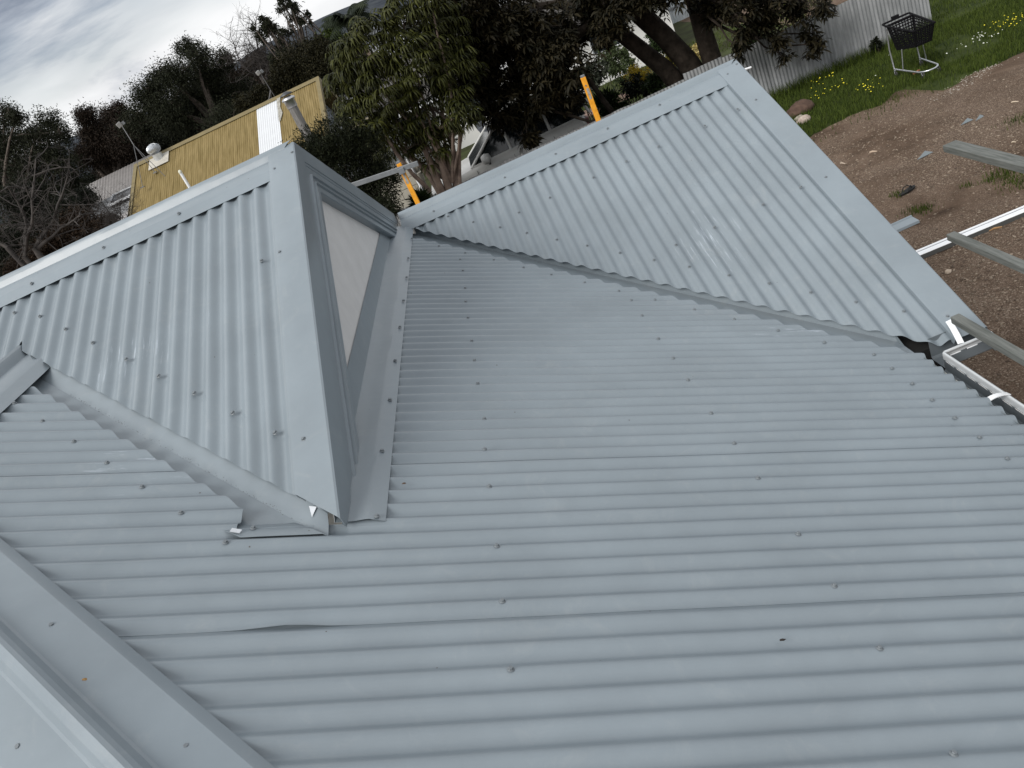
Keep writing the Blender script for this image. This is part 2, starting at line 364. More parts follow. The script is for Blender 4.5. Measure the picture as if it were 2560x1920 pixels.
# gable end sheet with an upstand flashing at its foot
zM = lambda x: -T*x
mb = MB(); xw = -.137
tri = [(xw, -.80, zM(xw)-.0), (xw, 2.62, zM(xw)-.03), (xw, YL, ZL-.10)]
mb.add(tri + [(xw-.006, y, z) for (_, y, z) in tri], [(0, 1, 2), (5, 4, 3), (0, 2, 5, 3), (2, 1, 4, 5), (1, 0, 3, 4)])
mb.obj('gable_panel', M_panel, house)
rows = []
for i in range(60):
    y = -1.112 + (2.42+1.112)*i/59; row = []
    dent = .5 + .5*noise.noise(Vector((y*3, 1, 2)))
    for (x, h) in [(-.131, .108), (-.131, .02), (-.128, .006), (-.110, .004), (-.08, .006), (-.055, .0105), (-.042, .012), (.001, .0012)]:
        am = .006*math.exp(-((y-2.2)/.45)**2) + .0014
        hh = h + (am*noise.noise(Vector((x*9, y*5, 4))) if -.13 < x < -.05 else 0)
        row.append((x + (hh*ST if x > -.12 else 0), y, min(zM(x) + hh*CT if h < .1 else zM(x)+h, ZL - T*abs(y-YL) - .03)))
    rows.append(row)
mb = MB(); mb.loft(rows); apron = mb.obj('apron_flashing', M_flash, house, 20, solid=.001)
if apron.data.polygons[3].normal.z < 0: apron.data.flip_normals()
# valley flashing between left gable and main slope: two wings and a crease at x+y = -1.315
VC = -1.315
def valley(x_a, x_b, c, side_m, side_g, gplane, hm, foot=False, n=44, xmax=9, name='valley_flashing'):
    rows = []
    for i in range(n+1):
        x = x_a + (x_b-x_a)*i/n; row = []
        def lift(yy): return .037*min(1, max(0, (-1.055-yy)/.075)) if foot else 0
        for w in (1, .75, .5, .25, .05):                     # wing on the main slope
            xx, yy = min(xmax, x - side_m*w), c - x
            if foot: yy = max(yy, -1.165)
            h = hm + lift(yy) + .004*noise.noise(Vector((xx*3, yy*3, 0)))*(w > .06)
            row.append((xx + ST*h, yy, zM(xx) + CT*h))
        xx = min(xmax, x); zc = zM(xx) + hm + lift(c-x)*.8; row.append((xx, c-x, zc))
        for w in (.05, .3, .65, 1):                          # wing climbing the gable slope
            yy = c - x + side_g*w; z = gplane.P.z - T*(gplane.P.y - yy)
            if x > xmax: row.append((xx, c-x, zc)); continue
            row.append((xx, yy, max(zc, z - .036 + lift(c-x)*.5 + .003*noise.noise(Vector((xx*3, yy*3, 5))))))
        rows.append(row)
    mb = MB(); mb.loft(rows); o = mb.obj(name, M_flash, house, 20)
    if o.data.polygons[0].normal.z < 0: o.data.flip_normals()
    m = o.modifiers.new('solid', 'SOLIDIFY'); m.thickness = .001; m.offset = -1
    return o
valley(-1.40, -.145, VC, .22, .16, PLn, -.033, True)
valley(.0, 2.33, 2.395, .40, .2, PRn, -.044, xmax=2.125)
# folded tabs of bare metal at the valley foot, and a smear of old sealant beads along the crease
mb = MB(); mb.add([PM.pt(-1.128, -.392/CT, .008), PM.pt(-1.140, -.364/CT, .009), PM.pt(-1.152, -.369/CT, .006), PM.pt(-1.141, -.396/CT, .005)], [(0, 1, 2, 3)]); mb.obj('metal_tab', M_zinc, house, solid=.001)
mb = MB(); mb.add([(-.196, -1.05, .112), (-.174, -1.058, .104), (-.194, -1.080, .090)], [(0, 1, 2)]); mb.obj('metal_tab', M_zinc, house, solid=.001)
mb = MB()
for k in range(150):
    x = -1.15 + random.random()*.98; c = VC + random.gauss(0, .006); p = Vector((x, c-x, zM(x)-.014)); r = random.uniform(.0008, .0022)
    mb.lathe([(0, -r*.5), (r, 0), (0, r*.7)], 5, Matrix.Translation(p))
tag(mb.obj('sealant_crumbs', mat('sealant', (.09, .10, .105), .6), house), kind='stuff')

# screws: hex head on a washer, a child of the sheet or cap it holds
sm = MB(); sm.lathe([(.0, .0), (.0085, 0), (.0088, .0012), (.0075, .0022), (.0072, .003), (.0062, .0035), (.0058, .0042)], 16)
sm.lathe([(.0058, .0035), (.0056, .0085), (.0050, .0095), (0, .0095)], 6)
screw_me = sm.mesh('screw', False); screw_me.materials.append(M_screw)
def hitp(px, py, P0, Nv, h=0):
    d = CF + CR*(px-1280)/FPX - CU*(py-960)/FPX; P0 = np.array(P0) + np.array(Nv)*h
    return Vector(CP + d*((P0-CP) @ np.array(Nv))/(d @ np.array(Nv)))
def screws(lst, plane, parent_fn, h=.0):
    for (px, py) in lst:
        p = hitp(px, py, plane.P, plane.N, h)
        o = link('screw', screw_me, parent_fn(p), p)
        q = plane.N.copy(); q += Vector((random.gauss(0, .05), random.gauss(0, .05), 0)); q.normalize()
        o.rotation_mode = 'QUATERNION'; o.rotation_quaternion = Vector((0, 0, 1)).rotation_difference(q) @ Vector((0, 0, 1)).rotation_difference(Vector((0, 0, 1)))
        s_ = 1.2; o.scale = (1.0, 1.0, .78)
full = lambda l: [(a/.8641, b/.8641) for a, b in l]
Ms = full([(948,532),(1005,547),(994,561),(1067,562),(1131,578),(1000,585),(1191,594),(1005,623),(1263,611),(1337,629),(1006,652),(1364,649),(1415,648),(1011,687),(1387,682),(1500,669),(1586,690),(1681,714),(1019,737),(1422,732),(1781,740),(1025,779),(1454,774),(1888,766),(1032,829),(1486,821),(1927,796),(1971,829),(2014,864),(1046,905),(1536,893),(2063,903),(1047,971),(1586,958),(2116,945),(1057,1051),(1637,1033),(2176,991),(1073,1180),(1724,1154),(1085,1299),(1802,1266),(1103,1446),(1900,1401),(2060,1629),(487,1172),(391,1108),(307,1052),(231,1000),(160,954),(92,910),(31,871),(547,1141)])
screws(Ms, PM, lambda p: main_sheets[max(-6, min(2, math.floor(p.y/.762)))])
screws([(1030,597),(1021,646),(1017,694),(1009,752),(1000,818),(988,902),(975,1000),(955,1128),(942,1291)], PM, lambda p: apron, .010)
Rs = [(1120,541),(1183,555),(1250,568),(1317,582),(1392,599),(1297,531),(1468,614),(1550,632),(1635,650),(1690,612),(1908,511),(1786,568),(1723,667),(1822,688),(1923,708),(2027,731),(2140,755),(2260,778)] + full([(1522,272),(1593,236),(1423,316),(1353,348),(1282,383),(1188,427),(1730,404)])
screws(Rs, PRn, lambda p: r_sheets[max(0, min(len(r_sheets)-1, int((p.x-.02)/(PR_*10))))], -.008)
screws([(2369,791)] + full([(1633,216),(1784,383)]), PRn, lambda p: b_rn, .007)
screws([(1649,262),(1519,321),(1389,385),(1262,444),(1084,528),(1842,161),(1819,186)], PRn, lambda p: cap_R, .006)
screws([(36,782),(100,791),(164,823),(232,857),(316,898),(397,940),(486,983),(582,1032),(688,1082),(654,652)], PLn, lambda p: l_sheets[max(0, min(len(l_sheets)-1, int((p.x-(XC+PITCHC*.45-4*.762))/.762)))], -.008)
screws([(79,709),(259,619),(447,534),(687,423),(731,382)], PLn, lambda p: cap_L, .006)
screws([(759,1098),(700,631)], PLn, lambda p: b_ln, .007)
screws([(129,1565),(466,1869)], PM, lambda p: cap_H, .012)
screws([(48,1867)], PP, lambda p: cap_H, .012)

# crumbs of bark dropped on the sheets
for i_, (px, py, lab) in enumerate([(1011, 1209, 'brown crumb of bark on the main slope beside the flashing strip'), (213, 1699, 'tan speck of bark on the broad hip cap at the lower left'), (1956, 1600, 'dark sliver of bark lying low on the main slope')]):
    p = hitp(px, py, PM.P, PM.N, .012 if i_ == 1 else .002); mb = MB(); a_ = i_*1.3
    mb.add([p + Vector((math.cos(a_+k*1.25)*.006*(1.6 if k % 2 else 1), math.sin(a_+k*1.25)*.0045, -T*math.cos(a_+k*1.25)*.006 + .001)) for k in range(5)] + [p + Vector((0, 0, .005))], [(0, 1, 5), (1, 2, 5), (2, 3, 5), (3, 4, 5), (4, 0, 5)])
    tag(mb.obj('bark_crumb', mat('bark_crumb', [(.08, .05, .03), (.30, .18, .07), (.02, .017, .015)][i_], .9), None, loc=tuple(p)), lab, 'debris')
# gutters: profile with a slotted front, run along the two eaves that meet in a corner
def gutter_run(mk, y0, y1, step=.078, name='gutter'):
    """mk(u, v, z): u = distance out from the back wall, v = along"""
    mb = MB(); n = 24
    prof = [(0, .065), (0, -.035), (.012, -.045), (.108, -.045), (.118, -.035), (.118, .012)]
    rows = [[mk(u, y0 + (y1-y0)*i/n, z) for u, z in prof] for i in range(n+1)]; mb.loft(rows)
    vv = y0; sg = 1 if y1 > y0 else -1
    while (y1 - vv)*sg > .01:                                  # the slotted band: webs between open slots
        w0, w1 = vv, vv + sg*.022
        mb.add([mk(.118, w0, .012), mk(.118, w1, .012), mk(.118, w1, .020), mk(.118, w0, .020)], [(0, 1, 2, 3)]); vv += sg*step
    prof2 = [(.118, .020), (.118, .047), (.120, .053), (.125, .056), (.130, .053), (.1315, .047), (.129, .042), (.123, .041)]
    g_ = mb.obj(name, M_gut, house, False, solid=-.0012)
    rows = [[mk(u, y0 + (y1-y0)*i/n, z) for u, z in prof2] for i in range(n+1)]; mb = MB(); mb.loft(rows); mb.obj('gutter_bead', M_bead, g_, 60)
    vv = y0 + sg*.03
    while (y1 - vv)*sg > .06:
        if abs(vv-y0) < 1.6 or vv == y0: mb = MB(); mb.add([mk(.1165, vv, .013), mk(.1165, vv+sg*.052, .013), mk(.1115, vv+sg*.052, .025), mk(.1115, vv, .025)], [(0, 1, 2, 3)]); mb.obj('lit_slot_lip', M_white_metal, g_, solid=.001)  # white strips paint in the light caught at the slots
        vv += sg*step
    return g_
M_gut = mat('gutter_steel', (.13, .15, .165), .35, .5, .1, var=.08); M_bead = mat('gutter_bead_highlight', (.55, .58, .60), .3, .5, .2)  # the bead's bright highlight is put into its pale colour
XB_, GY, GTZ = 2.080, .165, -1.041
g1 = gutter_run(lambda u, v, z: (XB_+u, v, GTZ+z), .035, -4.55)
g2 = gutter_run(lambda u, v, z: (v, GY-u, GTZ+z), 2.208, 2.43)
mb = MB(); mb.box((2.43, .035, GTZ-.045), (2.434, .165, GTZ+.05)); mb.obj('gutter_end', M_gut, house)
def strap(p0, p1, w, par, name='gutter_bracket'):
    p0, p1 = Vector(p0), Vector(p1); d = (p1-p0); sd_ = d.cross(Vector((0, 0, 1))).normalized()*w/2
    rows = []
    for i in range(9):
        t = i/8; c = p0 + d*t + Vector((0, 0, .012*math.sin(PI*t)))
        rows.append([c-sd_+Vector((0, 0, -.004)), c-sd_, c+sd_, c+sd_+Vector((0, 0, -.004))])
    mb = MB(); mb.loft(rows); return mb.obj(name, M_white_metal, par, False, solid=.0015)
strap((2.335, .215, -.945), (2.292, .045, -.985), .026, g2)
strap((2.10, -.42, -.965), (2.212, -.40, -.985), .024, g1)
strap((2.10, -1.3, -.965), (2.212, -1.29, -.985), .024, g1)
# pale strip showing between the rib ends
mb = MB()
for k in range(-40, 2):
    y = CREST(0) + PITCHC*(k+.5)
    if y < .05: mb.add([(XE-.012, y-.030, zM(XE)-.004), (XE+.004, y, zM(XE)-.034), (XE-.012, y+.030, zM(XE)-.004), (XE-.04, y, zM(XE)-.02)], [(0, 1, 2), (0, 3, 1), (1, 3, 2)])
mb.obj('eave_strip', mat('pale_eave_strip', (.62, .64, .64), .8), house)
# boxes painted black for the shade at the right valley's foot, walls
mb = MB(); mb.box((1.70, -.30, -1.195), (2.074, .168, -1.0)); mb.box((1.70, .170, -1.195), (2.325, .62, -1.03)); mb.obj('valley_shade_box', mat('black_shade', (.004, .004, .004), .9), house)
mb = MB()
mb.box((-4.6, -4.1, GZ), (1.85, 2.3, -1.2)); mb.obj('wall', M_wallp, house)
mb = MB(); mb.box((-4.6, 2.304, GZ), (2.33, 4.75, -1.2)); mb.box((1.854, .30, GZ), (2.33, 2.304, -1.2)); mb.obj('wall', M_wallp, house)
mb = MB(); mb.add([(2.33, .3, -1.2), (2.33, 4.75, -1.2), (2.33, YR, ZR-.14), (2.322, .3, -1.2), (2.322, 4.75, -1.2), (2.322, YR, ZR-.14)], [(0, 1, 2), (5, 4, 3), (0, 2, 5, 3), (1, 0, 3, 4), (2, 1, 4, 5)]); mb.obj('gable_wall', M_wallp, house)
# gusset of the right gable's far roof edge
# ------------------------------------------------------------------ roof edge guard behind the right gable
EY = 5.26
def post(px0, py0, px1, py1, label):
    a, b = at(px0, py0, EY), at(px1, py1, EY); x = (a[0]+b[0])/2; zt = b[2]
    t = thing('guard_post', label, 'guard rail post', (x, EY, GZ), 'orange posts of the roof edge guard')
    mb = MB(); w = .024
    mb.box((x-w, EY-w, GZ), (x+w, EY+w, zt-.02)); mb.obj('post', M_orange, t, bevel=.004)
    mb = MB(); mb.box((x-w+.004, EY-w+.004, zt-.019), (x+w-.004, EY+w-.004, zt)); mb.obj('post_cap', M_galv, t)
    mb = MB(); mb.box((x-.012, EY-w-.002, zt-.24), (x+.014, EY-w-.0004, zt-.13)); mb.obj('sticker', mat('worn_sticker', (.30, .28, .24), .6, var=.5, vscale=60), t)
    mb = MB(); mb.lathe([(0, 0), (.008, 0), (.008, .006), (0, .006)], 8, Matrix.Translation((x-.004, EY-w-.001, zt-.10)) @ Matrix.Rotation(PI/2, 4, 'X')); mb.obj('pin', M_galv, t)
    return t, x, zt
post(1505, 300, 1447, 192, 'plain orange steel guard post standing alone behind the right ridge')
_, xp, zp = post(1047, 515, 995, 403, 'orange steel guard post that carries the grey rail beside the left gable')
r0 = at(905, 455, EY-.05); r1 = at(1045, 408, EY-.05)
d = Vector(r1) - Vector(r0); p0 = Vector(r0) - d*4.0
g = thing('guard_rail', 'grey galvanised steel rail clamped level across the nearer orange post', 'guard rail', tuple(p0))
mb = MB(); R_ = d.normalized().to_track_quat('X', 'Z').to_matrix(); ln = (Vector(r1)-p0).length
mb.box((0, -.016, -.024), (ln, .016, .024), R_, tuple(p0)); mb.obj('rail', M_galv, g, bevel=.003)
mb = MB(); mb.box((xp-.032, EY-.085, .5*(r0[2]+r1[2])-.06), (xp+.032, EY-.024, .5*(r0[2]+r1[2])+.0)); mb.obj('clamp', M_galv, g, bevel=.004)

# ------------------------------------------------------------------ timber lengths by the eave
def beam(px, py, ztop, w, h, y_end, label, cat='timber beam'):
    p = on_z(px, py, ztop); x0, y1 = p[0], p[1]
    mb = MB(); n = 30; rows = []
    for i in range(n+1):
        y = y1 + (y_end-y1)*i/n; o = .003*noise.noise(Vector((x0, y*1.2, 3)))
        rows.append([(x0+o, y, ztop-h), (x0+o, y, ztop), (x0+w+o, y, ztop), (x0+w+o, y, ztop-h)])
    mb.loft(rows, True); mb.f.append((0, 1, 2, 3)); k = len(mb.v)-4; mb.f.append((k+3, k+2, k+1, k))
    loc = (x0, y1, ztop-h); o = mb.obj('timber_beam', M_timber, None, loc=tuple(map(float, loc)), bevel=.003)
    me = o.data; bpy_fix(me); tag(o, label, cat, 'weathered timber lengths beside the eave'); return o
def bpy_fix(me):
    import bmesh
    bm = bmesh.new(); bm.from_mesh(me); bmesh.ops.recalc_face_normals(bm, faces=bm.faces); bm.to_mesh(me); bm.free()
BZ = -.905
beam(2356, 364, BZ+.045, .090, .045, -4.3, 'widest grey timber length, farthest from the gutter, above the bare dirt')
beam(2365, 586, BZ+.036, .046, .036, -4.3, 'grey timber length whose end crosses over the bright steel channel')
beam(2375, 792, BZ+.035, .042, .035, -4.3, 'grey timber length whose end pokes over the gutter corner')
t = thing('timber_trestle', 'timber trestle holding up the three beams beyond the eave', 'trestle', (3.2, -1.6, GZ))
for y in (-1.6, -3.9):
    mb = MB(); mb.box((2.5, y-.045, BZ-.091), (4.3, y+.045, BZ-.001)); mb.obj('bearer', M_timber, t)
    for x in (2.55, 4.2):
        mb = MB(); mb.box((x, y-.045, GZ), (x+.09, y+.045, BZ-.091)); mb.obj('leg', M_timber, t)

# ------------------------------------------------------------------ ground
def g_mat():
    m = bpy.data.materials.new('dirt_and_gravel'); m.use_nodes = True; t = m.node_tree; n = t.nodes; l = t.links; p = n['Principled BSDF']; g = n.new('ShaderNodeNewGeometry')
    def noi(s, d=6, r=.6, di=0):
        a = n.new('ShaderNodeTexNoise'); a.inputs['Scale'].default_value = s; a.inputs['Detail'].default_value = d; a.inputs['Roughness'].default_value = r; a.inputs['Distortion'].default_value = di; l.new(g.outputs['Position'], a.inputs[0]); return a.outputs[0]
    def ramp(s, *st):
        a = n.new('ShaderNodeValToRGB'); l.new(s, a.inputs[0]); es = a.color_ramp.elements
        es[0].position, es[0].color = st[0][0], (*st[0][1], 1); es[1].position, es[1].color = st[-1][0], (*st[-1][1], 1)
        for q in st[1:-1]:
            z = es.new(q[0]); z.color = (*q[1], 1)
        return a.outputs[0]
    dirt = ramp(noi(1.1, 9, .68, .4), (.32, (.050, .032, .021)), (.46, (.115, .078, .054)), (.58, (.175, .124, .090)), (.74, (.25, .19, .145)))
    v = n.new('ShaderNodeTexVoronoi'); v.inputs['Scale'].default_value = 100; v.inputs['Randomness'].default_value = 1; l.new(g.outputs['Position'], v.inputs['Vector'])
    sep = n.new('ShaderNodeSeparateColor'); l.new(v.outputs['Color'], sep.inputs[0])
    peb = ramp(sep.outputs[0], (.0, (.055, .038, .027)), (.5, (.125, .088, .063)), (.85, (.20, .150, .115)), (1.0, (.40, .33, .26)))
    mk = n.new('ShaderNodeMapRange'); mk.inputs[1].default_value = .42; mk.inputs[2].default_value = .58; mk.inputs[3].default_value = .1; mk.inputs[4].default_value = .7; l.new(noi(.55, 4, .6), mk.inputs[0])
    mi = n.new('ShaderNodeMix'); mi.data_type = 'RGBA'; l.new(mk.outputs[0], mi.inputs[0]); l.new(dirt, mi.inputs[6]); l.new(peb, mi.inputs[7])
    l.new(mi.outputs[2], p.inputs['Base Color']); p.inputs['Roughness'].default_value = .95; p.inputs['Specular IOR Level'].default_value = .15
    inv = n.new('ShaderNodeMath'); inv.operation = 'MULTIPLY_ADD'; inv.inputs[1].default_value = -.5; l.new(v.outputs['Distance'], inv.inputs[0]); l.new(noi(9, 6), inv.inputs[2])
    b = n.new('ShaderNodeBump'); b.inputs['Strength'].default_value = .8; b.inputs['Distance'].default_value = .03; l.new(inv.outputs[0], b.inputs['Height']); l.new(b.outputs[0], p.inputs['Normal'])
    return m
def gheight(x, y):
    r = 0
    if 3 < x < 16 and 3 < y < 16.5: r = .05*noise.noise(Vector((x*.5, y*.5, 0))) + .018*noise.noise(Vector((x*2.2, y*2.2, 1)))
    return r
M_dirt = g_mat()
mb = MB(); xs = list(np.concatenate([[-3000, -600, -120, -40, -12, 0], np.linspace(2.5, 16, 120), [24, 60, 200, 900, 3000]])); ys = list(np.concatenate([[-900, -100, -20, 0], np.linspace(3, 17, 120), [22, 40, 120, 500, 1600, 4000]]))
mb.loft([[(x, y, GZ + gheight(x, y)) for x in xs] for y in ys]); go = mb.obj('ground', M_dirt, None, True)
if go.data.polygons[0].normal.z < 0: go.data.flip_normals()
tag(go, kind='structure')
# lawn strip in front of the fence
edge_px = [(1900, 420), (1960, 385), (2018, 354), (2067, 321), (2148, 281), (2201, 260), (2242, 228), (2311, 212), (2345, 232), (2375, 222), (2413, 199), (2474, 171), (2560, 132), (2700, 60), (3000, -90)]
ex, ey = zip(*[on_z(*p)[:2] for p in edge_px])
FY = 14.15
def edge_y(x): return float(np.interp(x, ex, ey)) + .22*noise.noise(Vector((x*1.6, 0, 9))) + .10*noise.noise(Vector((x*5, 0, 2)))
M_soilg = mat('lawn_base', (.018, .028, .008), .95, .1, col2=(.05, .065, .018), vscale=3)
mb = MB(); rows = []
for x in np.linspace(4.0, 22, 130):
    e0 = edge_y(x); rows.append([(x, e0 + (21-e0)*k/26, GZ + gheight(x, e0 + (21-e0)*k/26) + (.0 if k == 0 else .022)) for k in range(27)])
mb.loft(rows); lw = mb.obj('lawn', M_soilg, None, True)
if lw.data.polygons[0].normal.z < 0: lw.data.flip_normals()
tag(lw, kind='structure')
def fast(name, V, F, attr=None, smooth=False):
    V = np.asarray(V, np.float32); F = np.asarray(F, np.int32); me = bpy.data.meshes.new(name)
    me.vertices.add(len(V)); me.vertices.foreach_set('co', V.ravel()); k = F.shape[1]
    me.loops.add(F.size); me.loops.foreach_set('vertex_index', F.ravel()); me.polygons.add(len(F)); me.polygons.foreach_set('loop_start', np.arange(0, F.size, k, dtype=np.int32))
    if attr is not None:
        a = me.attributes.new('v', 'FLOAT', 'POINT'); a.data.foreach_set('value', np.asarray(attr, np.float32))
    me.update(calc_edges=True); me.validate()
    if smooth: me.shade_smooth()
    return me
def blades(pts, hgt, wid, lean=.5):
    n = len(pts); P = np.asarray(pts); a = rng.uniform(0, 2*PI, n); H = hgt*rng.uniform(.4, 1.25, n); b = rng.uniform(0, 2*PI, n)
    wx = np.stack([np.cos(a), np.sin(a), 0*a], 1)*wid*.5; ln = np.stack([np.cos(b), np.sin(b), 0*b], 1)*(H*lean*rng.uniform(.1, 1, n))[:, None]
    up = np.stack([0*a, 0*a, H], 1)
    V = np.stack([P-wx, P+wx, P+wx*.6+ln*.35+up*.55, P-wx*.6+ln*.35+up*.55, P+ln+up], 1).reshape(-1, 3); i = np.arange(n)[:, None]*5
    F = np.concatenate([i+[0, 1, 2], i+[0, 2, 3], i+[3, 2, 4]]); return V, F, np.repeat(rng.uniform(0, 1, n), 5)
M_grass = mat('grass_blades', (.018, .032, .005), .8, .12, col2=(.070, .096, .017), attr='v')
pts = []
while len(pts) < 52000:
    x = random.uniform(5.2, 13.5); y = random.uniform(10.2, 14.12) if random.random() < .8 else random.uniform(14.2, 19)
    if y > FY and x < 10.1: continue
    e0 = edge_y(x); dd = y - e0
    if dd < 0 and random.random() > .05*math.exp(dd*3): continue
    if noise.noise(Vector((x*.9, y*.9, 3))) < -.33 and y < 13 and random.random() < .85: continue
    pts.append((x, y, GZ+gheight(x, y)))
V, F, A = blades(pts, .11, .013); tag(link('grass', fast('grass', V, F, A), None, (0, 0, 0), None, M_grass), 'short green grass along the foot of the corrugated fence', 'grass', kind='stuff')
pts = []
for (px, py, s, n_) in [(2515, 440, .25, 260), (2540, 460, .2, 160), (2296, 528, .16, 120), (2318, 520, .08, 40), (2245, 490, .10, 60), (2550, 300, .2, 120), (2420, 465, .08, 30), (2320, 210, .5, 300), (2200, 255, .5, 300), (2470, 455, .06, 25)]:
    c = on_z(px, py)
    for _ in range(n_): q = (random.gauss(c[0], s*.5), random.gauss(c[1], s*.5)); pts.append((*q, GZ+gheight(*q)))
V, F, A = blades(pts, .07, .009); tag(link('weeds', fast('weeds', V, F, A), None, (0, 0, 0), None, M_grass), 'small tufts of weeds growing out of the gravel', 'weeds', kind='stuff')
# tall blades at the fence foot
pts = [(random.uniform(5.4, 10.1), FY - abs(random.gauss(0, .10)) - .03, GZ) for _ in range(2600)]
V, F, A = blades(pts, .28, .012, .6); tag(link('fence_grass', fast('fence_grass', V, F, A), None, (0, 0, 0), None, M_grass), 'longer grass growing up against the fence', 'grass', kind='stuff')
# yellow soursob flowers
def flowers(lst, label, colm):
    me = MB()
    for (px, py, n_, s) in lst:
        c = on_z(px, py, GZ+.15)
        for _ in range(int(n_*.55)):
            x, y = random.gauss(c[0], s), random.gauss(c[1], s); z = GZ + random.uniform(.12, .24); r = random.uniform(.008, .018)
            me.lathe([(0, -r*.5), (r*.9, 0), (r*.5, r*.35), (0, r*.1)], 5, Matrix.Translation((x, y, z)) @ Matrix.Rotation(random.uniform(-.6, .6), 4, 'X'))
    o = me.obj('flowers', colm, None); tag(o, label, 'flowers', kind='stuff'); return o
M_yel = mat('yellow_petals', (.80, .70, .03), .6)
flowers([(2065, 197, 26, .16), (2100, 212, 18, .10), (2050, 236, 20, .10), (2160, 219, 20, .12), (2180, 226, 10, .08), (2190, 206, 5, .06), (2128, 232, 2, .1)], 'scattered yellow flowers in the grass left of the trolley', M_yel)
flowers([(2515, 55, 36, .16), (2545, 50, 20, .12), (2495, 75, 14, .1), (2535, 60, 16, .2)], 'yellow flowers in the grass at the upper right corner', M_yel)
flowers([(2455, 93, 40, .13), (2440, 105, 14, .18), (2220, 148, 3, .1), (2197, 187, 3, .1), (2362, 139, 2, .1)], 'small white flowers in the grass right of the trolley', mat('white_petals', (.62, .64, .56), .7))
# loose gravel
def stones(n, area, smin, smax, name, label, colr):
    V = []; F = []; A = []; base = np.array([(1,0,0),(-1,0,0),(0,1,0),(0,-1,0),(0,0,1),(0,0,-1)], float); fc = [(0,2,4),(2,1,4),(1,3,4),(3,0,4),(2,0,5),(1,2,5),(3,1,5),(0,3,5)]
    k = 0
    for _ in range(n):
        x, y = area()
        s = smin + (smax-smin)*random.random()**3; sc = np.array([random.uniform(.7, 1.3), random.uniform(.6, 1.1), random.uniform(.35, .6)])*s
        a = random.uniform(0, PI); R = np.array([[math.cos(a), -math.sin(a), 0], [math.sin(a), math.cos(a), 0], [0, 0, 1]])
        V.append((base*sc*rng.uniform(.75, 1.2, (6, 1))) @ R.T + [x, y, GZ + gheight(x, y) + s*.15]); F += [tuple(q+k for q in f) for f in fc]; k += 6; A += [random.random()]*6
    o = link(name, fast(name, np.concatenate(V), F, A), None, (0, 0, 0), None, colr); tag(o, label, 'gravel', kind='stuff'); return o
M_peb = mat('pebbles', (.07, .050, .038), .9, .2, col2=(.32, .26, .20), attr='v')
def area_g():
    while 1:
        x = random.uniform(2.6, 8.5); y = random.uniform(1.5, 12)
        if y < edge_y(x)-.05 and (random.random() < .25 + .75*(noise.noise(Vector((x*.55, y*.55, 7))) > -.1)) and random.random() < 1.4 - y/11: return x, y
stones(26000, area_g, .006, .022, 'gravel', 'loose brown and cream gravel over the bare dirt', M_peb)
def area_w():
    c = [on_z(px, py) for px, py in ((2400, 215), (2440, 190), (2470, 175), (2380, 228))][random.randrange(4)]
    return random.gauss(c[0], .18), random.gauss(c[1], .10)
stones(380, area_w, .006, .018, 'pale_gravel', 'pale gravel spilled along the edge of the grass', mat('pale_pebbles', (.22, .19, .16), .9, col2=(.48, .44, .38), attr='v'))

# rocks, scraps
def rock(px, py, s, label, m, name='rock'):
    c = on_z(px, py); mb = MB(); rows = []
    for i in range(11):
        th = PI*i/10; row = []
        for k in range(16):
            ph = 2*PI*k/16; v = Vector((math.sin(th)*math.cos(ph), math.sin(th)*math.sin(ph), math.cos(th)))
            r = 1 + .28*noise.noise(v*1.6 + Vector((px, 0, 0))) + .10*noise.noise(v*4 + Vector((px, 0, 0)))
            row.append((c[0]+v.x*r*s[0], c[1]+v.y*r*s[1], GZ + s[2]*.55 + v.z*r*s[2]))
        rows.append(row)
    mb.loft(rows, True); o = mb.obj(name, m, None, True, loc=(float(c[0]), float(c[1]), GZ)); tag(o, label, 'rock'); return o
rock(2005, 284, (.27, .19, .15), 'big reddish brown rock in the grass beside the right barge', mat('red_rock', (.040, .022, .015), .9, col2=(.10, .06, .042), vscale=9, bump=.7, bscale=15))
rock(2012, 308, (.13, .10, .09), 'pale pinkish stone lying just below the big brown rock', mat('pale_rock', (.26, .20, .17), .9, col2=(.45, .38, .33), vscale=14, bump=.7, bscale=20))
rock(2000, 303, (.10, .08, .07), 'small cream stone touching the pale pink one', mat('cream_rock', (.2, .18, .14), .9, col2=(.40, .36, .3), vscale=14, bump=.7, bscale=20))
rock(2371, 682, (.035, .03, .025), 'lone small cream stone on the gravel under the middle timber', mat('cream_rock2', (.3, .24, .18), .9, col2=(.5, .42, .34), vscale=14))
def scrap(px, py, s, a, label, m, cat='metal offcut', name='metal_offcut', z=.012):
    c = on_z(px, py); mb = MB(); ca, sa = math.cos(a), math.sin(a)
    tri = [(-s[0], 0), (s[0], -s[1]*.2), (s[0]*.7, s[1])]
    vs = [(c[0]+u*ca-v*sa, c[1]+u*sa+v*ca, GZ+z+(.03 if i == 2 else .0)) for i, (u, v) in enumerate(tri)]
    mb.add(vs, [(0, 1, 2)]); o = mb.obj(name, m, None, loc=(float(c[0]), float(c[1]), GZ), solid=.001); tag(o, label, cat, 'grey steel offcuts lying on the dirt' if cat == 'metal offcut' else None)
M_off = mat('offcut_steel', (.14, .165, .175), .4)
scrap(2312, 392, (.13, .09), .2, 'grey steel triangle lying nearest the black thong', M_off)
scrap(2417, 308, (.10, .07), .1, 'small grey steel triangle in the middle of the dirt', M_off)
scrap(2450, 298, (.09, .05), .3, 'dark-tipped grey steel triangle right of its neighbour', M_off)
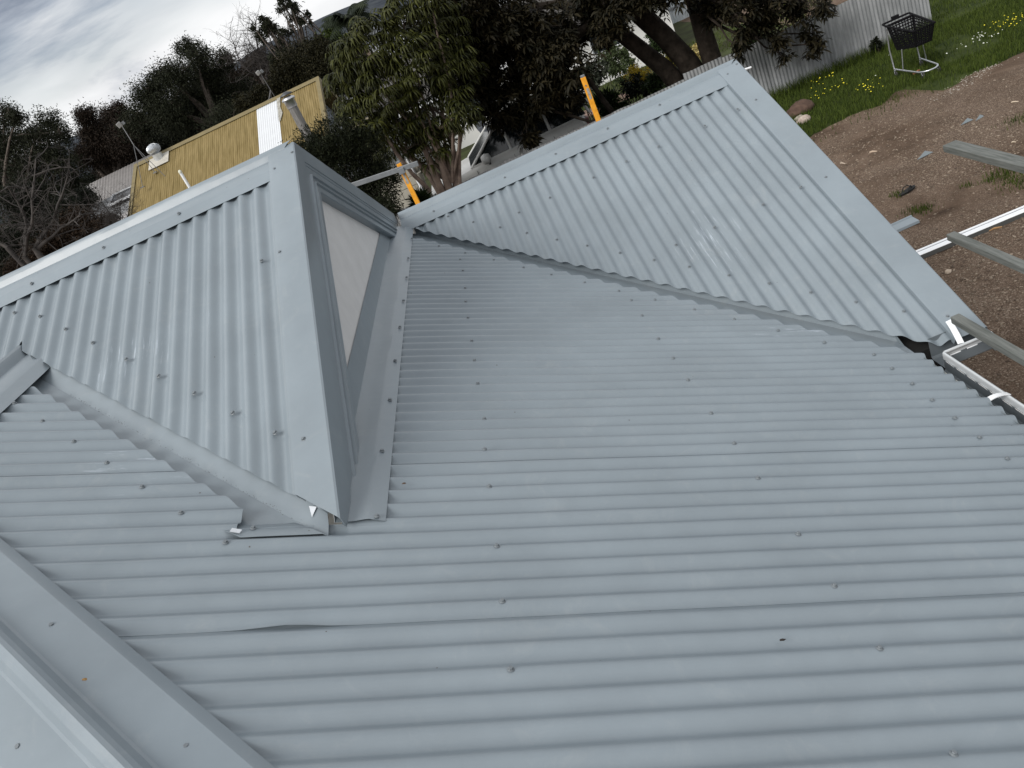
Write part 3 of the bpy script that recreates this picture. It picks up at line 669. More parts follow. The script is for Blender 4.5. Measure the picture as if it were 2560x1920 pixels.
def stick(px0, py0, px1, py1, r, label, col):
    a, b = Vector(on_z(px0, py0, GZ+.012)), Vector(on_z(px1, py1, GZ+.012)); mb = MB(); mb.tube([a, a.lerp(b, .4)+Vector((0, .01, .006)), b], [r, r*1.1, r*.7], 5)
    tag(mb.obj('stick', mat('stick_wood', col, .8), None, loc=tuple(a)), label, 'stick')
stick(2472, 577, 2505, 567, .012, 'thin tan stick lying below the bright steel channel', (.34, .20, .09))
stick(2528, 256, 2546, 254, .009, 'pale stick at the right edge of the dirt', (.5, .42, .32))
stick(2529, 356, 2540, 355, .008, 'short cream chip of wood above the widest timber', (.5, .42, .32))
stick(2174, 381, 2192, 378, .012, 'long cream wood chip nearest the barge', (.46, .36, .27))
stick(2101, 408, 2113, 409, .010, 'short cream wood chip close to the barge edge', (.46, .38, .3))

# thong, on its own, one sole with a strap
def thong():
    c = on_z(2268, 482); t = thing('thong', 'single black rubber thong lying on the gravel', 'thong', (float(c[0]), float(c[1]), GZ))
    a = on_z(2256, 492); b = on_z(2288, 472); ax = Vector(b) - Vector(a); ax.z = 0; ax.normalize(); sd_ = Vector((-ax.y, ax.x, 0))
    M = mat('black_rubber', (.006, .006, .006), .8)
    out_ = []
    for k in range(24):
        s = 2*PI*k/24; u = .14*math.cos(s); w = (.040 + .012*math.cos(s))*math.sin(s); out_.append((u, w))
    c0 = Vector((c[0], c[1], GZ+.012)); mb = MB(); rows = []
    for z in (0, .018): rows.append([c0 + ax*u + sd_*w + Vector((0, 0, z + .02*(u+.14)**2*8)) for u, w in out_])
    mb.loft(rows, True); n = 24; mb.f.append(tuple(range(n-1, -1, -1))); mb.f.append(tuple(n+k for k in range(n))); mb.obj('sole', M, t)
    mb = MB()
    for sg in (-1, 1):
        mb.tube([c0+ax*.085+Vector((0, 0, .03)), c0+ax*.05+sd_*sg*.025+Vector((0, 0, .07)), c0-ax*.0+sd_*sg*.045+Vector((0, 0, .06)), c0-ax*.035+sd_*sg*.045+Vector((0, 0, .015))], .007, 6)
    mb.obj('strap', M, t)
thong()
# bright channel and barge offcut lying on the ground
def strip(name, A, B, prof, m, label, cat):
    A, B = Vector(A), Vector(B); d = (B-A); h = Vector((d.x, d.y, 0)).normalized(); pr = Vector((-h.y, h.x, 0)); mb = MB()
    mb.loft([[A + d*i/12 + pr*w + Vector((0, 0, z)) for w, z in prof] for i in range(13)]); o = mb.obj(name, m, None, loc=tuple(A), solid=.0015); tag(o, label, cat); return o
a = on_z(2200, 674, GZ+.05); b = on_z(2640, 491, GZ+.05)
ch = strip('steel_channel', a, b, [(-.070, -.045), (-.070, .010), (-.062, .018), (.0, .018), (.001, .004), (.024, .004), (.025, .018), (.058, .018), (.060, -.045)], M_white_metal, 'long bright white steel channel lying across the gravel', 'steel channel')
A_, B_ = Vector(a), Vector(b); d_ = (B_-A_); h_ = Vector((d_.x, d_.y, 0)).normalized(); pr_ = Vector((-h_.y, h_.x, 0)); mb = MB()
mb.loft([[tuple(A_ + d_*i/6 + pr_*w + Vector((0, 0, z))) for w, z in ((.0015, .0125), (.0235, .0125))] for i in range(7)]); mb.obj('groove_shade', mat('groove_shade_grey', (.12, .13, .16), .5), ch, loc=tuple(A_))  # grey strip painting the shade inside the groove
mb = MB(); mb.loft([[tuple(A_ + d_*i/6 + pr_*w + Vector((0, 0, z))) for w, z in ((-.0745, -.045), (-.0725, .008))] for i in range(7)]); mb.obj('side_shade_strip', mat('side_shade_dark', (.07, .072, .07), .6), ch, loc=tuple(A_))  # dark strip painting the shaded side of the channel
a = on_z(2140, 612, GZ+.04); b = on_z(2288, 546, GZ+.04)
strip('barge_offcut', a, b, [(-.085, -.035), (-.080, -.005), (.060, .010), (.066, .022), (.078, .026), (.088, .018), (.090, -.03)], M_cap, 'short bluish grey flashing length lying beside the roof edge', 'steel flashing')

# ------------------------------------------------------------------ corrugated fence
M_fence = mat('weathered_zinc', (.17, .178, .182), .65, .3, .15, col2=(.31, .32, .325), vscale=2.5, bump=.1, stretch=(3, 3, .6))
fence = thing('fence', 'weathered corrugated iron fence running behind the right roof', 'fence', (3, FY, GZ))
def fpanel(x0, x1, zt, lift=0, par=fence, y=FY, zb=GZ-.05, m=M_fence, pitch=.0762, amp=.010):
    mb = MB(); n = int((x1-x0)/pitch*6); rows = []
    for i in range(n+1):
        x = x0 + (x1-x0)*i/n; yy = y + lift + amp*math.cos(2*PI*x/pitch) + .02*noise.noise(Vector((x*.7, 0, 0)))
        rows.append([(x, yy, zb), (x, yy+.01*noise.noise(Vector((x, 4, 0))), (zb+zt)/2), (x, yy, zt + .012*noise.noise(Vector((x*3, 9, 0))))])
    mb.loft(rows); return mb.obj('fence_sheet', m, par, True, solid=.002)
xk = -9.0; k = 0
while xk < 10.0:
    x1 = min(xk + .82, 10.06)
    zt = -2.03 + .015*math.sin(k*1.7) if xk < 4.5 else -1.93 + .02*math.sin(k*2.3)
    fpanel(xk, x1 + .03, zt, .006*(k % 2)); xk += .82; k += 1
mb = MB(); mb.box((-9, FY+.035, -2.35), (10.0, FY+.08, -2.27)); mb.obj('fence_rail', M_timber, fence)
mb = MB(); mb.box((1.9, FY+.05, -2.19), (4.2, FY+.09, -2.045)); mb.obj('top_board', mat('grey_board', (.16, .15, .145), .8, var=.2), fence)
for x in (-8, -5.5, -3, -.5, 2.0, 4.5, 7, 10.07):
    mb = MB(); mb.box((x-.04, FY+.03, GZ-.1), (x+.04, FY+.11, -2.1 if x < 6 else -1.97)); mb.obj('post', M_timber, fence)
pr = at(1838, 173, 9.0)
# a thin metal rod poking out behind the right apex
a = Vector(at(1815, 189, 9.0)); b = Vector(at(1878, 168, 9.0))
tm = thing('clothesline', 'thin pale metal arm poking out behind the right roof apex', 'metal pole', (a.x-.6, 9.0, GZ))
mb = MB(); mb.tube([a - (b-a)*3, b], .014, 6); mb.obj('arm', M_white_metal, tm)
mb = MB(); mb.tube([(a - (b-a)*2.4), Vector(((a-(b-a)*2.4).x, 9.0, GZ))], .02, 6); mb.obj('pole', M_galv, tm)

# ------------------------------------------------------------------ shopping trolley
def trolley():
    c = on_z(2290, 158); t = thing('shopping_trolley', 'black plastic basket shopping trolley standing in the grass by the fence', 'shopping trolley', (float(c[0]), float(c[1]), GZ))
    M = mat('black_plastic', (.005, .005, .006), .75, .15); Mc = mat('chrome_tube', (.55, .57, .6), .3, .5, .8); Mw = mat('wheel_rubber', (.03, .03, .03), .7)
    # local frame: fx = towards the nose (right in the photo, slightly near), fy = to the left side
    ang = math.radians(-92); fx = Vector((math.cos(ang), math.sin(ang), 0)); fy = Vector((-fx.y, fx.x, 0)); nz_ = on_z(2320, 170, GZ+.13); O = Vector((nz_[0]+.02, nz_[1]+.33, GZ))
    P = lambda x, y, z: O + fx*x*.92 + fy*y*.92 + Vector((0, 0, z*.92))
    # basket corners: back (x=-.42) is taller and wider than the nose
    top = [(-.42, .27, 1.02), (.46, .20, .92), (.46, -.20, .92), (-.42, -.27, 1.02)]
    bot = [(-.34, .20, .52), (.36, .15, .60), (.36, -.15, .60), (-.34, -.20, .52)]
    bt = t
    def side(a0, a1, b0, b1, nu, nv, name='basket_side'):
        mb = MB(); G = lambda u, v: [P(*[(a0[i]*(1-u)+a1[i]*u)*(1-v) + (b0[i]*(1-u)+b1[i]*u)*v for i in range(3)])][0]
        for i in range(nu+1):
            u = i/nu; w = .35/nu*(.5 if 0 < i < nu else 1.4)
            mb.add([G(max(0, u-w), 0), G(min(1, u+w), 0), G(min(1, u+w), 1), G(max(0, u-w), 1)], [(0, 1, 2, 3)])
        for j in range(nv+1):
            v = j/nv; w = .42/nv*(.5 if 0 < j < nv else 1.3)
            mb.add([G(0, max(0, v-w)), G(1, max(0, v-w)), G(1, min(1, v+w)), G(0, min(1, v+w))], [(0, 1, 2, 3)])
        return mb.obj(name, M, t, solid=.006)
    for i in range(4):
        j = (i+1) % 4; side(top[i], top[j], bot[i], bot[j], (13 if i % 2 == 0 else 9), 9, 'basket_side' if i % 2 == 0 else 'basket_end')
    mb = MB(); q = [P(*b_) for b_ in bot]; mb.add(q, [(0, 1, 2, 3)]); mb.obj('basket_floor', M, t, solid=.02)
    mb = MB(); ring = [P(*v) for v in top]; mb.tube(ring + [ring[0]], .020, 6); mb.obj('basket_rim', M, t)
    mb = MB(); mb.tube([P(-.42, .27, 1.02), P(-.56, .27, 1.05), P(-.58, .25, 1.05), P(-.58, -.25, 1.05), P(-.56, -.27, 1.05), P(-.42, -.27, 1.02)], .018, 6); mb.obj('handle', M, t)
    mb = MB(); mb.box((-.03, -.06, -.02), (.03, .06, .05), Matrix.Rotation(ang, 3, 'Z'), tuple(P(-.58, 0, 1.06))); mb.obj('coin_lock', M, t)
    # chrome underframe: a U-loop low down, open at the back, with struts up to the basket
    mb = MB()
    loop = [P(-.45, .26, .16), P(.20, .20, .135), P(.36, .18, .13), P(.45, .13, .13), P(.50, .06, .13), P(.51, 0, .13), P(.50, -.06, .13), P(.45, -.13, .13), P(.36, -.18, .13), P(.20, -.20, .135), P(-.45, -.26, .16)]
    mb.tube(loop, .015, 8)
    for sg in (1, -1):
        mb.tube([P(-.45, .26*sg, .16), P(-.50, .26*sg, .55), P(-.45, .26*sg, .98)], .014, 8)
        mb.tube([P(-.15, .235*sg, .15), P(-.12, .2*sg, .56)], .010, 6)
    mb.obj('underframe', Mc, t, True)
    for (x, y) in ((.42, .15), (.42, -.15), (-.42, .26), (-.42, -.26)):
        mb = MB(); Mx = Matrix.Translation(P(x, y, .055)) @ Matrix.Rotation(ang, 4, 'Z') @ Matrix.Rotation(PI/2, 4, 'X')
        mb.lathe([(0, -.014), (.04, -.014), (.055, -.009), (.055, .009), (.04, .014), (0, .014)], 14, Mx); w = mb.obj('wheel', Mw, t, True, loc=tuple(P(x, y, .055)))
        mb = MB(); mb.tube([P(x, y, .06), P(x-.03, y, .10), P(x-.02, y, .135)], .016, 6); mb.obj('fork', Mc, w)
trolley()
c = on_z(2302, 186); mb = MB(); mb.box((-.11, -.018, 0), (.05, .018, .02), Matrix.Rotation(.5, 3, 'Z'), (float(c[0])-.05, float(c[1]), GZ+.07)); tag(mb.obj('brick_shard', mat('terracotta', (.30, .12, .06), .8), None, loc=(float(c[0]), float(c[1]), GZ)), 'orange terracotta shard in the grass under the trolley wheel', 'shard')

# ------------------------------------------------------------------ foliage builders
def leaf_cards(P, Dv, size, aspect=.4, fold=.18, jit=.5):
    """P centres, Dv preferred directions (n,3); folded diamond leaves of four corners"""
    n = len(P); D = Dv + rng.normal(0, jit, (n, 3)); D /= np.linalg.norm(D, axis=1)[:, None] + 1e-9
    R = rng.normal(0, 1, (n, 3)); Sd = np.cross(D, R); Sd /= np.linalg.norm(Sd, axis=1)[:, None] + 1e-9; Nn = np.cross(Sd, D)
    s = (size*rng.uniform(.6, 1.3, n))[:, None]
    V = np.stack([P, P + D*s*.45 + Sd*s*aspect*.5 + Nn*s*fold, P + D*s, P + D*s*.45 - Sd*s*aspect*.5 + Nn*s*fold], 1).reshape(-1, 3)
    i = np.arange(n)[:, None]*4; return V, np.concatenate([i+[0, 1, 2], i+[0, 2, 3]]), np.repeat(rng.uniform(0, 1, n), 4)
def lobe_points(lobes, n, clump=.32, per=16, shell=.35):
    """leaf positions: clumps scattered through each lobe, leaving gaps between them"""
    lobes = np.array(lobes, float); wts = lobes[:, 3]**2; wts /= wts.sum(); P = []
    for lb, w in zip(lobes, wts):
        k = int(n*w); nc = max(4, k//per//6)
        nc = max(8, k//45); d = rng.normal(0, 1, (nc, 3)); d /= np.linalg.norm(d, axis=1)[:, None]; c = lb[:3] + d*(lb[3]*rng.uniform(0, 1, nc)**shell)[:, None]*[1, 1, .85]
        idx = rng.integers(0, nc, k); P.append(c[idx] + rng.normal(0, 1, (k, 3))*lb[3]*clump*rng.uniform(.4, 1, nc)[idx][:, None]*.55)
    return np.concatenate(P)
def limb(mb, a, b, r0, r1, bend=.15, n=6, sides=7):
    a, b = Vector(a), Vector(b); L_ = (b-a).length; pts = []; rad = []
    o = Vector((random.gauss(0, 1), random.gauss(0, 1), random.gauss(0, .4)))*L_*bend
    for i in range(n+1):
        t = i/n; p = a.lerp(b, t) + o*math.sin(PI*t) + Vector([noise.noise(a*.7 + Vector((t*5, k, 0)))*L_*.03 for k in (0, 7, 13)]); pts.append(p); rad.append(r0*(1-t) + r1*t)
    mb.tube(pts, rad, sides, False); return pts
def twigs(mb, tips, n, l, r, up=.3, depth=2):
    for p in tips:
        for _ in range(n):
            d = Vector((random.gauss(0, 1), random.gauss(0, 1), random.gauss(up, .8))).normalized(); q = Vector(p) + d*l*random.uniform(.5, 1.2)
            pts = limb(mb, p, q, r, r*.35, .12, 3, 4)
            if depth > 1: twigs(mb, pts[1:], 1, l*.55, r*.5, up, depth-1)
def px_lobes(lst, Y, sc=1.0, dy=0):
    o = []
    for (px, py, rp) in lst:
        yy = Y + (random.uniform(-dy, dy) if dy else 0); p = at(px, py, yy); o.append((p[0], p[1], p[2], rp*depth(p)/FPX*sc))
    return o
def tree(name, label, base, lobes, n, leaf, m, bark, cat='tree', group=None, r0=.25, aspect=.4, droop=-.3, trunk_top=None, clump=.32, stems=1, tw=0, jit=.6, shell=.35, outw=.6):
    base = Vector(base); t = thing(name, label, cat, tuple(base), group)
    mb = MB(); tt = Vector(trunk_top) if trunk_top is not None else Vector((base.x*.6+lobes[0][0]*.4, base.y, base.z + .45*(max(l[2] for l in lobes)-base.z)))
    if stems == 1: limb(mb, base, tt, r0, r0*.7, .05, 6, 9)
    for i, lb in enumerate(lobes):
        s = tt if stems == 1 else base + Vector((random.gauss(0, r0), random.gauss(0, r0), 0))
        pts = limb(mb, s, lb[:3], r0*(.5 if stems == 1 else .6)*min(1, (7/len(lobes))**.5), r0*.08, .10, 6, 6)
        if tw: twigs(mb, [lb[:3]], tw, lb[3]*.9, r0*.10)
    mb.obj('trunk', bark, t, True)
    if n:
        P = lobe_points(lobes, n, clump, shell=shell); cen = np.array([l[:3] for l in lobes]).mean(0)
        Dv = (P-cen); Dv /= np.linalg.norm(Dv, axis=1)[:, None]+1e-9; Dv = Dv*outw; Dv[:, 2] += droop
        V, F, A = leaf_cards(P, Dv, leaf, aspect, jit=jit); V = V - np.array(base)
        link('crown', fast('crown', V, F, A), t, tuple(base), None, m)
    return t
def leafm(name, c1, c2, rough=.6, spec=.12): return mat(name, tuple(.8*c for c in c1), rough, min(spec, .15), col2=tuple(.8*c for c in c2), attr='v')
LM_gum = leafm('gum_leaves', (0.0110, 0.0143, 0.0077), (0.0330, 0.0374, 0.0198)); LM_gumr = leafm('reddish_gum_leaves', (0.0130, 0.0100, 0.0070), (0.0375, 0.0260, 0.0180))
LM_dark = leafm('dark_leaves', (0.0048, 0.0066, 0.0042), (0.0168, 0.0216, 0.0120)); LM_mid = leafm('mid_leaves', (0.0112, 0.0210, 0.0070), (0.0385, 0.0595, 0.0196))
LM_brt = leafm('bright_leaves', (0.0245, 0.0385, 0.0084), (0.0770, 0.1050, 0.0245)); LM_palm = leafm('palm_leaves', (0.0140, 0.0210, 0.0126), (0.0455, 0.0560, 0.0315))
LM_t1 = leafm('umbrella_tree_leaves', (0.0085, 0.0119, 0.0026), (0.0612, 0.0663, 0.0136), .5, .22); LM_t2 = leafm('broad_leaves', (0.0048, 0.0056, 0.0024), (0.0336, 0.0272, 0.0128), .6, .14)
base_at = lambda px, py, Y: (float(at(px, py, Y)[0]), Y, GZ)

# ------------------------------------------------------------------ umbrella tree (drooping leaf whorls), many slim stems
def whorl_mesh(seed, m, nl=13, L_=.24, W_=.040):
    rnd = random.Random(seed); mb = MB(); vals = []
    for k in range(nl):
        a = 2*PI*k/nl + rnd.uniform(-.2, .2); l = L_*rnd.uniform(.75, 1.15); w = W_*rnd.uniform(.8, 1.15); out_ = rnd.uniform(.55, .85); val = rnd.random()
        d = Vector((math.cos(a), math.sin(a), 0)); s = Vector((-d.y, d.x, 0)); rows = []
        for i in range(6):
            t = i/5; r = l*(.12 + out_*math.sin(min(t*1.5, 1.4))); z = -l*(t**1.9)*.62 + .05*math.sin(PI*t)
            ww = w*math.sin(PI*min(.97, .12+t*.88))*.5; c = d*r + Vector((0, 0, z)); rows.append([c - s*ww, c + d*.010 + Vector((0, 0, .006)), c + s*ww])
        mb.loft(rows); vals += [val]*18
    me = mb.mesh('leaf_whorl', True); a = me.attributes.new('v', 'FLOAT', 'POINT'); a.data.foreach_set('value', vals[:len(me.vertices)]); me.materials.append(m); return me
T1 = px_lobes([(1010, 60, 70), (1080, 20, 55), (930, 130, 85), (1040, 160, 95), (1120, 80, 70), (880, 210, 60), (960, 230, 90), (1060, 260, 90), (1130, 180, 70), (900, 290, 55), (980, 330, 75), (1080, 350, 60), (1150, 290, 45), (860, 150, 45)], 13.7, 1.0, .5)
b1 = Vector(base_at(1120, 480, 14.0))
t1 = thing('umbrella_tree', 'umbrella tree with drooping green leaf whorls and several slim grey stems', 'tree', tuple(b1))
mb = MB()
fork = Vector(at(1128, 455, 14.0))
for (pa, pb, r_) in [((1105, 478), (1050, 330), .085), ((1125, 480), (1090, 320), .09), ((1140, 478), (1115, 300), .075), ((1100, 485), (1010, 380), .06), ((1150, 475), (1155, 330), .06)]:
    p_a, p_b = Vector(at(*pa, 14.0)), Vector(at(*pb, 13.9)); ground = Vector((p_a.x*.5+b1.x*.5, 14.0, GZ)); limb(mb, ground, p_a, r_*1.15, r_, .01, 4, 8); limb(mb, p_a, p_b, r_, r_*.6, .05, 6, 8)
    near = sorted(T1, key=lambda l: (Vector(l[:3])-p_b).length)[:3]
    for lb in near: limb(mb, p_b, lb[:3], r_*.55, .018, .1, 6, 6)
for lb in T1: limb(mb, fork, lb[:3], .045, .015, .06, 6, 5)
p_a, p_b = Vector(at(1075, 478, 13.8)), Vector(at(960, 330, 13.5)); limb(mb, p_a, p_b, .05, .03, .02, 6, 6)
mb.obj('trunk', M_barkp, t1, True)
wm = [whorl_mesh(s, LM_t1) for s in range(5)]
def whorl_spots(lobes, n, shell):
    L_ = np.array(lobes); w = L_[:, 3]**1.3; w /= w.sum(); o = []
    for i in rng.choice(len(L_), n, p=w):
        d = rng.normal(0, 1, 3); d[1] -= .5; d[2] += .25; d /= np.linalg.norm(d); o.append(L_[i, :3] + d*L_[i, 3]*rng.uniform(.6, 1.0)**shell)
    return o
for p in whorl_spots(T1, 300, .7):
    o = link('leaf_whorl', random.choice(wm), t1, tuple(p)); o.rotation_euler = (random.gauss(0, .25), random.gauss(0, .25), random.uniform(0, 6.3)); s_ = random.uniform(.65, 1.15); o.scale = (s_,)*3
def inst_join(meshes, spots, name, parent, m, loc, tilt=.25, smin=.8, smax=1.25, kind='stuff'):
    Vs, Fs, As = [], [], []; k = 0; data = []
    for me in meshes:
        v = np.zeros(len(me.vertices)*3, np.float32); me.vertices.foreach_get('co', v); f = np.zeros(len(me.loops), np.int32); me.loops.foreach_get('vertex_index', f)
        a = np.zeros(len(me.vertices), np.float32); me.attributes['v'].data.foreach_get('value', a); nf = len(me.polygons); data.append((v.reshape(-1, 3), f.reshape(nf, -1), a))
    for p in spots:
        v, f, a = data[random.randrange(len(data))]; R = np.array(Matrix.Rotation(random.uniform(0, 6.3), 3, 'Z') @ Matrix.Rotation(random.gauss(0, tilt), 3, 'X')); s_ = random.uniform(smin, smax)
        Vs.append(v @ R.T * s_ + p - np.array(loc)); Fs.append(f + k); As.append(np.clip(a*.8 + random.uniform(-.1, .3), 0, 1)); k += len(v)
    o = link(name, fast(name, np.concatenate(Vs), np.concatenate(Fs), np.concatenate(As), True), parent, loc, None, m); o['kind'] = kind; return o
inst_join(wm, whorl_spots(T1, 520, 1.5), 'inner_foliage', t1, LM_t1, tuple(b1), .3, .6, 1.0)

# ------------------------------------------------------------------ big broad-leaved tree over the fence
def spray_mesh(seed, m, nl=9, L_=.15, W_=.06):
    rnd = random.Random(seed); mb = MB(); vals = []; 
    for k in range(nl):
        a = 2.4*k; t0 = k/nl; d = Vector((math.cos(a), math.sin(a), rnd.uniform(-.7, .5))).normalized(); l = L_*rnd.uniform(.7, 1.2); w = W_*rnd.uniform(.7, 1.1)
        o = Vector((0, 0, -.10*t0)); s = d.cross(Vector((0, 0, 1))).normalized(); u = s.cross(d); rows = []
        for i in range(4):
            t = i/3; c = o + d*l*(.15+t) + Vector((0, 0, -l*.45*t*t)); ww = w*.5*math.sin(PI*min(.96, .1+t*.9)); rows.append([c - s*ww + u*ww*.35, c, c + s*ww + u*ww*.35])
        mb.loft(rows); vals += [rnd.random()]*12
    me = mb.mesh('leaf_spray', True); a = me.attributes.new('v', 'FLOAT', 'POINT'); a.data.foreach_set('value', vals[:len(me.vertices)]); me.materials.append(m); return me
T2 = px_lobes([(1110, 40, 90), (1200, 30, 100), (1160, 140, 80), (1250, 120, 110), (1180, 230, 70), (1260, 230, 80), (1330, 60, 110), (1330, 180, 90), (1390, 215, 50), (1300, 265, 45), (1430, 245, 26), (1290, 285, 36), (1345, 255, 34), (1235, 280, 34), (1318, 345, 24), (1430, 60, 90), (1420, 150, 70), (1510, 0, 90), (1520, 60, 60), (1600, -40, 80), (1395, 230, 45), (1640, -60, 90), (1760, -60, 90), (1790, 30, 40)], 15.0, 1.0, .7) + px_lobes([(1860, -10, 80), (1930, 10, 80), (1860, 70, 50), (2000, 0, 75), (1950, 100, 34), (1955, 135, 20), (2030, 85, 40), (2030, 120, 22), (1900, 60, 45), (2060, 30, 45), (1850, 120, 26), (1915, 20, 50), (1960, 150, 16), (2045, 110, 30)], 13.55, .78, .25)
b2 = Vector(base_at(1770, 215, 15.4))
t2 = thing('broad_leaved_tree', 'big dark broad leaved tree with thick leaning limbs hanging over the fence', 'tree', tuple(b2))
mb = MB()
def pl(pts, Y, rr):
    P = [Vector(at(a, b, Y)) for a, b in pts]; mb.tube(P, rr, 10, False); return P
pl([(1815, 330), (1800, 240), (1780, 150), (1755, 70), (1735, 0), (1700, -80)], 15.3, [.34, .27, .22, .20, .18, .14])
pl([(1790, 330), (1755, 215), (1715, 150), (1660, 90), (1600, 35), (1560, -20), (1500, -80)], 15.5, [.34, .28, .24, .22, .22, .16, .12])
pl([(1780, 330), (1715, 235), (1665, 175), (1610, 130), (1560, 90), (1490, 40), (1400, 10), (1300, 20)], 15.7, [.30, .24, .20, .18, .17, .14, .10, .06])
pl([(1600, 35), (1520, 25), (1440, 90), (1350, 110), (1250, 120)], 15.4, [.15, .12, .10, .07, .04])
pl([(1590, 360), (1545, 300), (1500, 240), (1460, 180), (1440, 120)], 15.6, [.08, .07, .06, .05, .04])
pl([(1478, 305), (1430, 290), (1390, 280), (1340, 230)], 14.9, [.03, .035, .03, .02])
pl([(1500, 270), (1490, 295), (1478, 305)], 14.9, [.02, .03, .03])
for lb in T2:
    near = min([(1735, 0), (1600, 35), (1490, 40), (1350, 110), (1440, 120)], key=lambda q: (Vector(at(*q, 15.4))-Vector(lb[:3])).length); limb(mb, at(*near, 15.4), lb[:3], .05, .012, .12, 6, 5); twigs(mb, [lb[:3]], 3, lb[3]*.8, .012)
mb.obj('trunk', M_bark, t2, True)
sm_ = [spray_mesh(s, LM_t2) for s in range(6)]
def vis_spots(lobes, n, shell=.6):
    return whorl_spots(lobes, n, shell)
for p in vis_spots(T2, 300):
    o = link('leaf_spray', random.choice(sm_), t2, tuple(p)); o.rotation_euler = (random.gauss(0, .5), random.gauss(0, .5), random.uniform(0, 6.3)); s_ = random.uniform(.55, 1.05); o.scale = (s_,)*3
inst_join(sm_, list(lobe_points([l for l in T2 if l[1] > 14.1], 5600, .5, per=6, shell=.5)) + list(lobe_points([l for l in T2 if l[1] <= 14.1], 420, .6, per=6, shell=.6)), 'inner_foliage', t2, LM_t2, tuple(b2), .5, .6, 1.05)

# ------------------------------------------------------------------ shrubs and other trees
tree('bottlebrush_shrub', 'dark fine leaved shrub between the left gable and the orange post', base_at(930, 520, 12.4), px_lobes([(790, 380, 60), (860, 420, 70), (930, 470, 60), (840, 350, 60), (900, 370, 55), (960, 520, 45), (780, 430, 50), (880, 500, 60), (960, 430, 40)], 12.4, 1, .4), 30000, .075, leafm('fine_dark_leaves', (.007, .011, .005), (.030, .036, .018)), M_bark, 'shrub', r0=.06, aspect=.16, stems=6, droop=.25, clump=.45, tw=4)
tree('gum_tree', 'tall wide gum tree standing above the middle of the mustard roof', base_at(560, 330, 42), px_lobes([(470, 120, 30), (500, 150, 34), (440, 190, 44), (400, 200, 36), (520, 190, 44), (560, 150, 28), (480, 230, 50), (370, 240, 42), (420, 280, 55), (540, 250, 55), (600, 240, 50), (480, 300, 60), (350, 300, 45), (570, 310, 55), (640, 280, 45)], 42, 1, 2.5), 95000, .12, LM_gum, M_bark2, r0=.45, aspect=.34, tw=4, clump=.6, droop=-.5, shell=.5)
tree('gum_tree', 'reddish brown gum tree between the two tall gums, left of the roof antenna', base_at(300, 520, 46), px_lobes([(215, 290, 26), (235, 330, 36), (270, 300, 34), (300, 280, 26), (260, 370, 46), (310, 350, 44), (220, 390, 34), (290, 410, 46), (340, 400, 36)], 46, 1, 2), 60000, .13, LM_gumr, M_bark2, r0=.35, aspect=.34, tw=3, clump=.6, droop=-.5, shell=.5)
tree('gum_tree', 'dark gum tree at the far left edge behind the bare branches', base_at(60, 700, 34), px_lobes([(10, 290, 34), (40, 300, 26), (10, 370, 44), (90, 340, 34), (120, 310, 36), (150, 340, 30), (60, 420, 50), (150, 400, 34), (20, 480, 56), (110, 480, 50), (60, 570, 60), (180, 470, 34), (0, 640, 55), (140, 560, 50), (190, 560, 40), (-40, 420, 60), (60, 350, 46), (120, 385, 42), (175, 440, 40), (20, 430, 52), (70, 480, 50), (205, 500, 34), (-20, 340, 40)], 34, 1, 2), 95000, .105, LM_gum, M_bark2, r0=.4, aspect=.34, tw=4, clump=.6, droop=-.5, shell=.5)
tree('sparse_gum_tree', 'sparse gum tree with open sky between its leaf clumps, left of the palm', base_at(780, 200, 38), px_lobes([(random.gauss(cx_, sx_), random.gauss(cy_, sy_), random.uniform(5, 10)) for cx_, cy_, sx_, sy_, n_ in [(702, 14, 9, 7, 6), (678, 55, 12, 12, 8), (738, 18, 10, 8, 6), (655, 82, 14, 10, 9), (700, 75, 16, 14, 8), (738, 55, 10, 14, 6), (762, 35, 8, 14, 4), (690, 110, 20, 14, 10), (725, 118, 18, 12, 9), (700, 148, 22, 12, 10)] for _ in range(n_)], 38, 1, 1), 11000, .11, LM_gum, M_bark2, r0=.28, aspect=.4, tw=1, clump=1.0, droop=-.3)
tree('round_shrub_tree', 'dense dark rounded tree above the right end of the mustard roof', base_at(760, 240, 33), px_lobes([(760, 150, 44), (720, 180, 40), (800, 130, 36), (700, 220, 36), (790, 180, 50), (840, 150, 34), (660, 240, 30), (830, 200, 40), (740, 220, 44), (620, 260, 30)], 33, 1, 1), 60000, .10, leafm('olive_dark_leaves', (.008, .009, .004), (.032, .029, .012)), M_bark, aspect=.45, clump=.5, r0=.25)
tree('round_tree', 'small bright green dome shaped tree just left of the palm', base_at(830, 150, 36), px_lobes([(825, 100, 26), (850, 105, 24), (808, 112, 18), (835, 120, 26), (865, 115, 18)], 36, 1, .4), 5200, .12, LM_brt, M_bark, aspect=.5, clump=.5, r0=.15)
tree('background_tree', 'dark tree filling the gap behind the antenna mast', base_at(650, 300, 50), px_lobes([(600, 200, 40), (640, 170, 36), (660, 220, 44), (590, 260, 40), (560, 290, 40), (690, 170, 30)], 50, 1, 1.5), 26000, .16, LM_gumr, M_bark2, r0=.3, clump=.45, tw=3)
